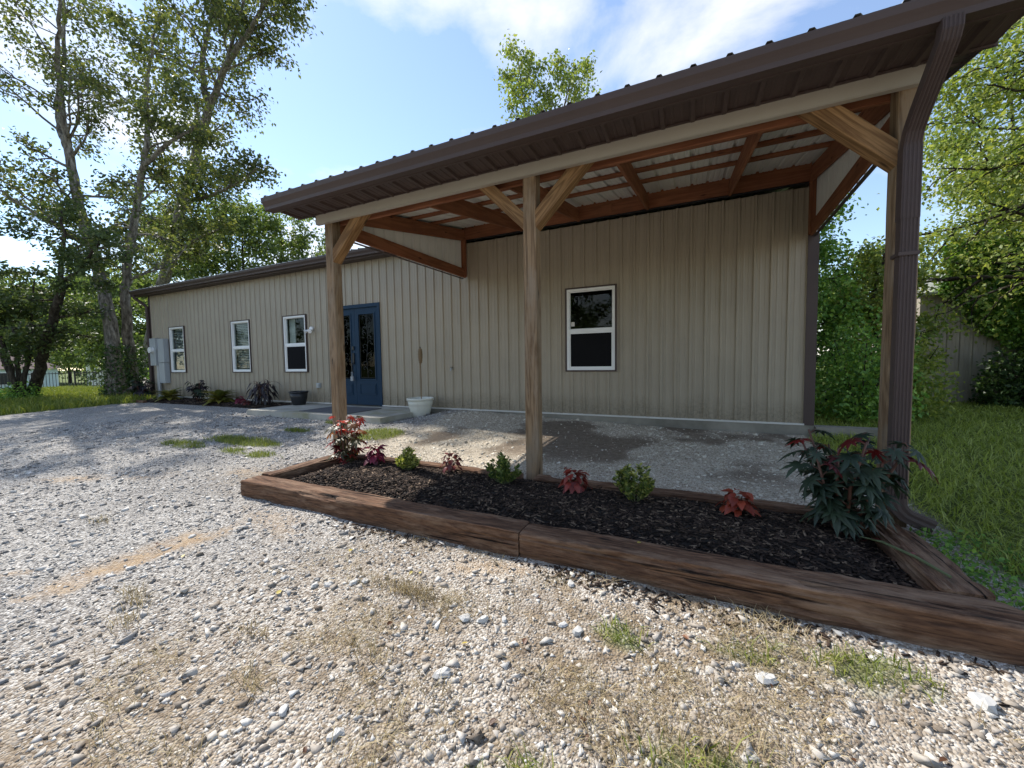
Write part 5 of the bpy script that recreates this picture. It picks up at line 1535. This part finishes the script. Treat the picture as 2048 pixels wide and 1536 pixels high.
# ivy round the feet of the maples
n = 5000
tt = rng.random(n) ** 1.5
which = rng.integers(0, 3, n)
bx_ = np.choose(which, [-19.58, -20.0, -21.85]); by_ = np.choose(which, [6.9, 7.5, 8.8])
a = rng.uniform(0, 6.28, n); rr_ = (.36 - .12 * tt) + np.abs(rng.normal(0, .08, n))
C = np.stack([bx_ + rr_ * np.cos(a) * (1 + .4 * np.exp(-tt * 8)), by_ + rr_ * np.sin(a), -.1 + 2.0 * tt], -1)
V, F = leaf_mass('i', '', '', C, LEAF_IVY, .10)
o = meshobj('ivy', fastmesh('ivy', V, F), LEAF_IVY); tag(o, 'dark ivy climbing the feet of the maple trunks', 'ivy', None, 'stuff')
bush('dark undergrowth between the maple clump and the building corner', -18.9, 8.1, .8, .6, 1.5, 2600, LEAF_VINE, .10, 'undergrowth by the maples')
bush('low undergrowth at the foot of the dogwood', -22.4, 5.2, .8, .6, .7, 1500, LEAF_VINE, .09, 'undergrowth by the maples')

# ------------------------------------------------------------------ distance on the left: house, fences
hs = thing('mint_house', 'pale mint house with brown hip roof beyond the lawn at the left edge', 'house', (-80, 12, -1.4))
MINT = paint('pale mint siding', (0.56, 0.66, 0.62), .6, .04)
SHINGLE = paint('brown shingles', (0.13, 0.085, 0.08), .9, .2)
mb = MB(); mb.box(-89, -77, 2, 21.3, -1.7, 1.15); mb.build('wall', MINT, hs)
mb = MB(); mb.add([(-89.5, 1.4, 1.1), (-76.4, 1.4, 1.1), (-76.4, 21.9, 1.1), (-89.5, 21.9, 1.1), (-83, 7, 4.9), (-83, 16, 4.9)], [(0, 1, 4), (1, 2, 5, 4), (2, 3, 5), (3, 0, 4, 5), (0, 3, 2, 1)]); mb.build('roof', SHINGLE, hs)
for yy in (6.0, 10.5, 14.0, 16.8, 19.4):
    mb = MB(); mb.box(-76.99, -76.9, yy - .6, yy + .6, -.9, .7); wv_ = sub(mb.build('window', WHITE, hs))
    mb = MB(); mb.box(-76.895, -76.85, yy - .5, yy + .5, -.8, .6); mb.build('pane', BLACK, wv_)
def pickets(label, p0, p1, h, n, mat, w, cat, name):
    t = thing(name, label, cat, (p0[0], p0[1], p0[2]))
    p0, p1 = Vector(p0), Vector(p1)
    k = max(2, int((p1 - p0).length / 2.2))
    for i_ in range(k + 1):
        p = p0.lerp(p1, i_ / k); MB().box(p.x - .035, p.x + .035, p.y - .035, p.y + .035, p.z - .3, p.z + h + .08).build('post', mat, t)
    for f in (.15, .92):
        a_, b_ = p0 + Vector((0, 0, h * f)), p1 + Vector((0, 0, h * f)); bar('rail', a_, b_, .03, .04, mat, t)
    mb = MB()
    for i_ in range(n):
        p = p0.lerp(p1, (i_ + .5) / n); mb.box(p.x - w, p.x + w, p.y - w, p.y + w, p.z + .05, p.z + h)
    o = mb.build('picket_row', mat, t); o['kind'] = 'stuff'
zf = lambda x, y: float(gz(x, y))
pickets('black metal picket fence along the far edge of the left lawn', (-37, 4, zf(-37, 4)), (-34, 12.4, zf(-34, 12.4)), 1.1, 70, BLACK, .011, 'fence', 'picket_fence')
t = thing('vinyl_fence', 'white vinyl privacy fence behind the maple trunks', 'fence', (-52, 17, -.9))
for k in range(4):
    y0_ = 16.5 + k * 1.3
    mb = MB(); mb.box(-52.05, -52, y0_, y0_ + 1.24, -1.0, .85); mb.build('fence_panel', WHITE, t)
    mb = MB(); mb.box(-52.09, -51.96, y0_ - .06, y0_ - .001, -1.0, .98); mb.build('post', WHITE, t)
for (yy, zt_, lb) in ((15.7, 2.8, 'left white porch post standing beyond the lawn'), (16.25, 3.2, 'right white porch post standing beyond the lawn')):
    mb = MB(); mb.box(-50.1, -49.9, yy - .1, yy + .1, -1.2, zt_); mb.box(-50.15, -49.85, yy - .15, yy + .15, -1.2, -.6); o = mb.build('porch_post', WHITE); tag(o, lb, 'post', 'white posts beyond the lawn')

# ------------------------------------------------------------------ grass
def blades(x, y, z, h, w, lean=.35):
    n = len(x)
    a = rng.uniform(0, 6.28, n); l_ = np.abs(rng.normal(lean, lean * .6, n))
    d = np.stack([np.cos(a), np.sin(a), np.zeros(n)], -1); s = np.stack([-np.sin(a), np.cos(a), np.zeros(n)], -1)
    yaw = rng.uniform(0, 6.28, n); s = np.stack([np.cos(yaw), np.sin(yaw), np.zeros(n)], -1)
    p = np.stack([x, y, z], -1); H_ = h[:, None]; W_ = w[:, None]; U_ = np.array([0, 0, 1.0])
    v0, v1 = p - s * W_ * .5, p + s * W_ * .5
    pm = p + U_ * H_ * .55 + d * (l_ * h * .35)[:, None]
    v2, v3 = pm - s * W_ * .4, pm + s * W_ * .4
    v4 = p + U_ * H_ * (1 - .35 * np.minimum(l_, 1.2))[:, None] + d * (l_ * h)[:, None]
    V = np.stack([v0, v1, v2, v3, v4], 1).reshape(-1, 3); i_ = np.arange(n) * 5
    F = np.stack([np.stack([i_, i_ + 1, i_ + 3], -1), np.stack([i_, i_ + 3, i_ + 2], -1), np.stack([i_ + 2, i_ + 3, i_ + 4], -1)], 1).reshape(-1, 3)
    return V, F
# right lawn
n = 90000
r_ = 2.6 + 13 * rng.random(n); a = rng.uniform(.05, 1.15, n)
x, y = r_ * np.sin(a), r_ * np.cos(a)
k = (lawn_mask(x, y) > rng.random(n) * .8 + .15) & (y < 13.0) & (x > 1.34) & ~((x < 1.7) & (y > 7.1)) & ~((x < 1.5) & (np.abs(y - 3.6) < .25))
x, y, r_ = x[k], y[k], r_[k]
clump = fbm(x, y, 1.4)
V, F = blades(x, y, ground_z(x, y) - .01, rng.uniform(.05, .16, len(x)) * (.5 + 1.1 * clump), (.0035 + .0009 * r_) * rng.uniform(.7, 1.4, len(x)), 1.0)
o = meshobj('lawn_grass', fastmesh('lawn_grass', V, F), GRASS); tag(o, 'long green lawn grass on the right', 'grass', None, 'stuff')
# left lawn
n = 45000
x = rng.uniform(-34, -16.2, n); y = rng.uniform(1.5, 9.5, n)
k = lawn_mask(x, y) > rng.random(n) * .8 + .1; x, y = x[k], y[k]
k = ~((x > -17.7) & (y > 6.9)); x, y = x[k], y[k]
V, F = blades(x, y, gz(x, y) - .01, rng.uniform(.10, .32, len(x)), rng.uniform(.014, .03, len(x)), .5)
o = meshobj('far_grass', fastmesh('far_grass', V, F), GRASS_YEL); tag(o, 'sunlit grass beyond the gravel on the left', 'grass', None, 'stuff')
# crabgrass patches in the gravel
X_, Y_ = [], []
for (px, py, rx, ry) in PATCHES:
    m_ = int(3600 * rx * ry * 3.1) + 150 if py > 2.5 else int(1900 * rx * ry * 3.1) + 60
    q = np.sqrt(rng.random(m_)); a = rng.uniform(0, 6.28, m_)
    X_.append(px + rx * q * np.cos(a) * 1.05); Y_.append(py + ry * q * np.sin(a) * 1.05)
x, y = np.concatenate(X_), np.concatenate(Y_)
k = patch_mask(x, y) > rng.random(len(x)) * .7 + .05; x, y = x[k], y[k]
V, F = blades(x, y, ground_z(x, y), rng.uniform(.03, .085, len(x)), rng.uniform(.003, .007, len(x)), .8)
o = meshobj('crabgrass', fastmesh('crabgrass', V, F), GRASS_YEL); tag(o, 'patches of yellow-green crabgrass in the gravel', 'grass', None, 'stuff')
# dry straw and weeds in the foreground
n = 60000
x, y, r_ = scatter(n, .8, 4.2, -1.3, .72)
k = (dry_mask(x, y) * smooth01((fbm(x, y, 2.3) - .42) / .15) > rng.random(n) * 1.0 + .03) & (y < 2.26); x, y = x[k], y[k]
V, F = blades(x, y, ground_z(x, y) + .004, rng.uniform(.02, .06, len(x)), rng.uniform(.0015, .0035, len(x)), 1.6)
X_, Y_ = [], []
for (px, py, m_) in ((-1.45, 1.72, 420), (-1.32, 1.27, 60), (-.95, 1.25, 50), (-2.95, 1.05, 90), (-2.75, .92, 60), (-2.0, 1.15, 50), (-1.7, .95, 60), (-.55, .95, 120), (-.1, .98, 120), (.35, 1.05, 120), (-4.6, 1.45, 40), (.9, 1.55, 150)):
    X_.append(px + rng.normal(0, .05 + .0003 * m_, m_)); Y_.append(py + rng.normal(0, .03, m_))
x2, y2 = np.concatenate(X_), np.concatenate(Y_)
V2, F2 = blades(x2, y2, ground_z(x2, y2), rng.uniform(.04, .11, len(x2)), rng.uniform(.002, .004, len(x2)), .8)
o = meshobj('dry_grass', fastmesh('dry_grass', np.concatenate([V, V2]), np.concatenate([F, F2 + len(V)])), GRASS_DRY); tag(o, 'dry straw-coloured grass lying on the pale gravel', 'grass', None, 'stuff')
# weeds at the lawn edge by the right timber
n = 1500
x = 1.42 + np.abs(rng.normal(0, .25, n)); y = rng.uniform(2.45, 3.6, n); z = ground_z(x, y) + rng.uniform(0, .07, n)
V, F = leaf_mass('w', '', '', np.stack([x, y, z], -1), GRASS, .028)
o = meshobj('clover', fastmesh('clover', V, F), LEAF_VINE); tag(o, 'low clover weeds between the right timber and the lawn', 'weeds', None, 'stuff')

# ------------------------------------------------------------------ single stones, fallen leaves
def rock(x, y, s, label, flat=.6, group='bigger pale stones lying on the gravel'):
    s *= .82
    bm_v = []
    rr = random.Random(int((x * 31 + y * 77) * 1000))
    z = float(ground_z(x, y))
    nl, nr = 5, 8
    az = rr.uniform(0, 6.28)
    vs = []
    for i_ in range(nl):
        ph = math.pi * i_ / (nl - 1)
        for k in range(nr):
            th = 2 * math.pi * k / nr
            q = rr.uniform(.72, 1.12)
            px, py, pz = math.sin(ph) * math.cos(th) * q * 1.25, math.sin(ph) * math.sin(th) * q * .85, math.cos(ph) * q * flat
            pz = min(pz, flat * .7)
            vs.append((px * s, py * s, pz * s))
    fs = [(i_ * nr + k, (i_ + 1) * nr + k, (i_ + 1) * nr + (k + 1) % nr, i_ * nr + (k + 1) % nr) for i_ in range(nl - 1) for k in range(nr)]
    me = bpy.data.meshes.new('stone'); me.from_pydata(vs, [], fs); me.update()
    o = meshobj('stone', me, ROCK)
    o.location = (x, y, z + s * flat * .35); o.rotation_euler = (rr.uniform(-.2, .2), rr.uniform(-.2, .2), az)
    tag(o, label, 'stone', group)
for a_ in [(-.97, 1.32, .042, 'largest pale stone alone in the middle foreground'), (-1.05, 1.65, .040, 'left white stone of the pair below the bed'), (-.96, 1.67, .036, 'right white stone of the pair below the bed'),
           (-.49, 1.79, .038, 'angular white stone right of the stone pair'), (-.57, 1.81, .028, 'small white stone touching the angular one'), (-2.06, 1.55, .034, 'left grey stone of the row left of the dry tuft'),
           (-1.98, 1.58, .030, 'second grey stone of the row left of the dry tuft'), (-1.85, 1.66, .036, 'tilted stone left of the dry tuft'), (-1.80, 1.70, .032, 'stone leaning on the tilted one'),
           (.30, 1.81, .045, 'pale stone in the right foreground'), (-2.3, 1.52, .024, 'small stone at the left end of the stone row'), (-.86, 1.72, .024, 'small stone right of the white pair'),
           (-3.55, 1.62, .03, 'dark grey stone on the grey gravel at left'), (-4.55, 1.95, .032, 'grey stone lying near the left sand streak'), (-1.18, .94, .035, 'pale stone at the bottom edge in the middle'), (-1.45, .93, .03, 'narrow stone at the bottom edge left of middle'),
           (1.02, 2.0, .06, 'flat pale stone near the right end of the front timber'), (-.62, 2.12, .035, 'flat stone close to the front timber')]:
    rock(*a_)
DEADLEAF = [solidleaf('brown fallen leaf', (0.09, 0.04, 0.02), (0.22, 0.10, 0.05)), solidleaf('yellow fallen leaf', (0.45, 0.36, 0.06), (0.60, 0.48, 0.12))]
FL = [with_mat(oval_leaf('fallen_leaf', 1, .55, .5, .3, 5, .1, 8), DEADLEAF[0]), with_mat(oval_leaf('fallen_leaf', 1, .6, .2, .1, 5, .1, 9), DEADLEAF[1])]
spots = []
for k in range(46):
    xx, yy, rr_ = scatter(1, .95, 4.0, -1.2, .6)
    xx, yy = float(xx[0]), float(yy[0])
    if BED[0] - .1 < xx < 2.1 and 2.2 < yy < 3.8: continue
    if xx > 1.4 and yy > 2.2: continue
    spots.append((xx, yy, float(ground_z(xx, yy)) + .012, 0 if rnd.random() < .8 else 1))
for (xx, yy, zz, c_) in spots:
    o = bpy.data.objects.new('fallen_leaf', FL[c_]); COL.objects.link(o)
    o.location = (xx, yy, zz); o.rotation_euler = (rnd.uniform(-.4, .4), rnd.uniform(-.3, .2), rnd.uniform(0, 6.28)); s_ = rnd.uniform(.022, .05); o.scale = (s_, s_, s_)
    tag(o, 'curled brown fallen leaf lying on the gravel' if c_ == 0 else 'yellow fallen leaf lying on the gravel', 'leaf', 'brown fallen leaves' if c_ == 0 else 'yellow fallen leaves')
o = bpy.data.objects.new('fallen_leaf', FL[1]); COL.objects.link(o); o.location = (-.28, 2.40, -.112); o.scale = (.035,) * 3; o.rotation_euler = (0, 0, 1)
tag(o, 'yellow leaf lying on top of the front timber', 'leaf')
# broken stalk on the right timber
t = thing('broken_stalk', 'broken green plant stalk with red leaf lying on the right timber', 'stalk', (1.2, 2.8, -.11))
MB().tube([(1.20, 2.62, -.105), (1.14, 2.80, -.10), (1.06, 2.98, -.108), (.98, 3.05, -.12)], [.007, .008, .007, .004], 6).build('stem', STEM_G, t)
leafobj(with_mat(LNC, CASTOR_R), (1.06, 2.98, -.10), 2.4, .05, 0, .14, t)
leafobj(with_mat(LNC, CASTOR_R), (1.13, 2.83, -.095), .4, -.1, .5, .06, t)
for o in bpy.data.objects:
    if '_loc' in o: del o['_loc']
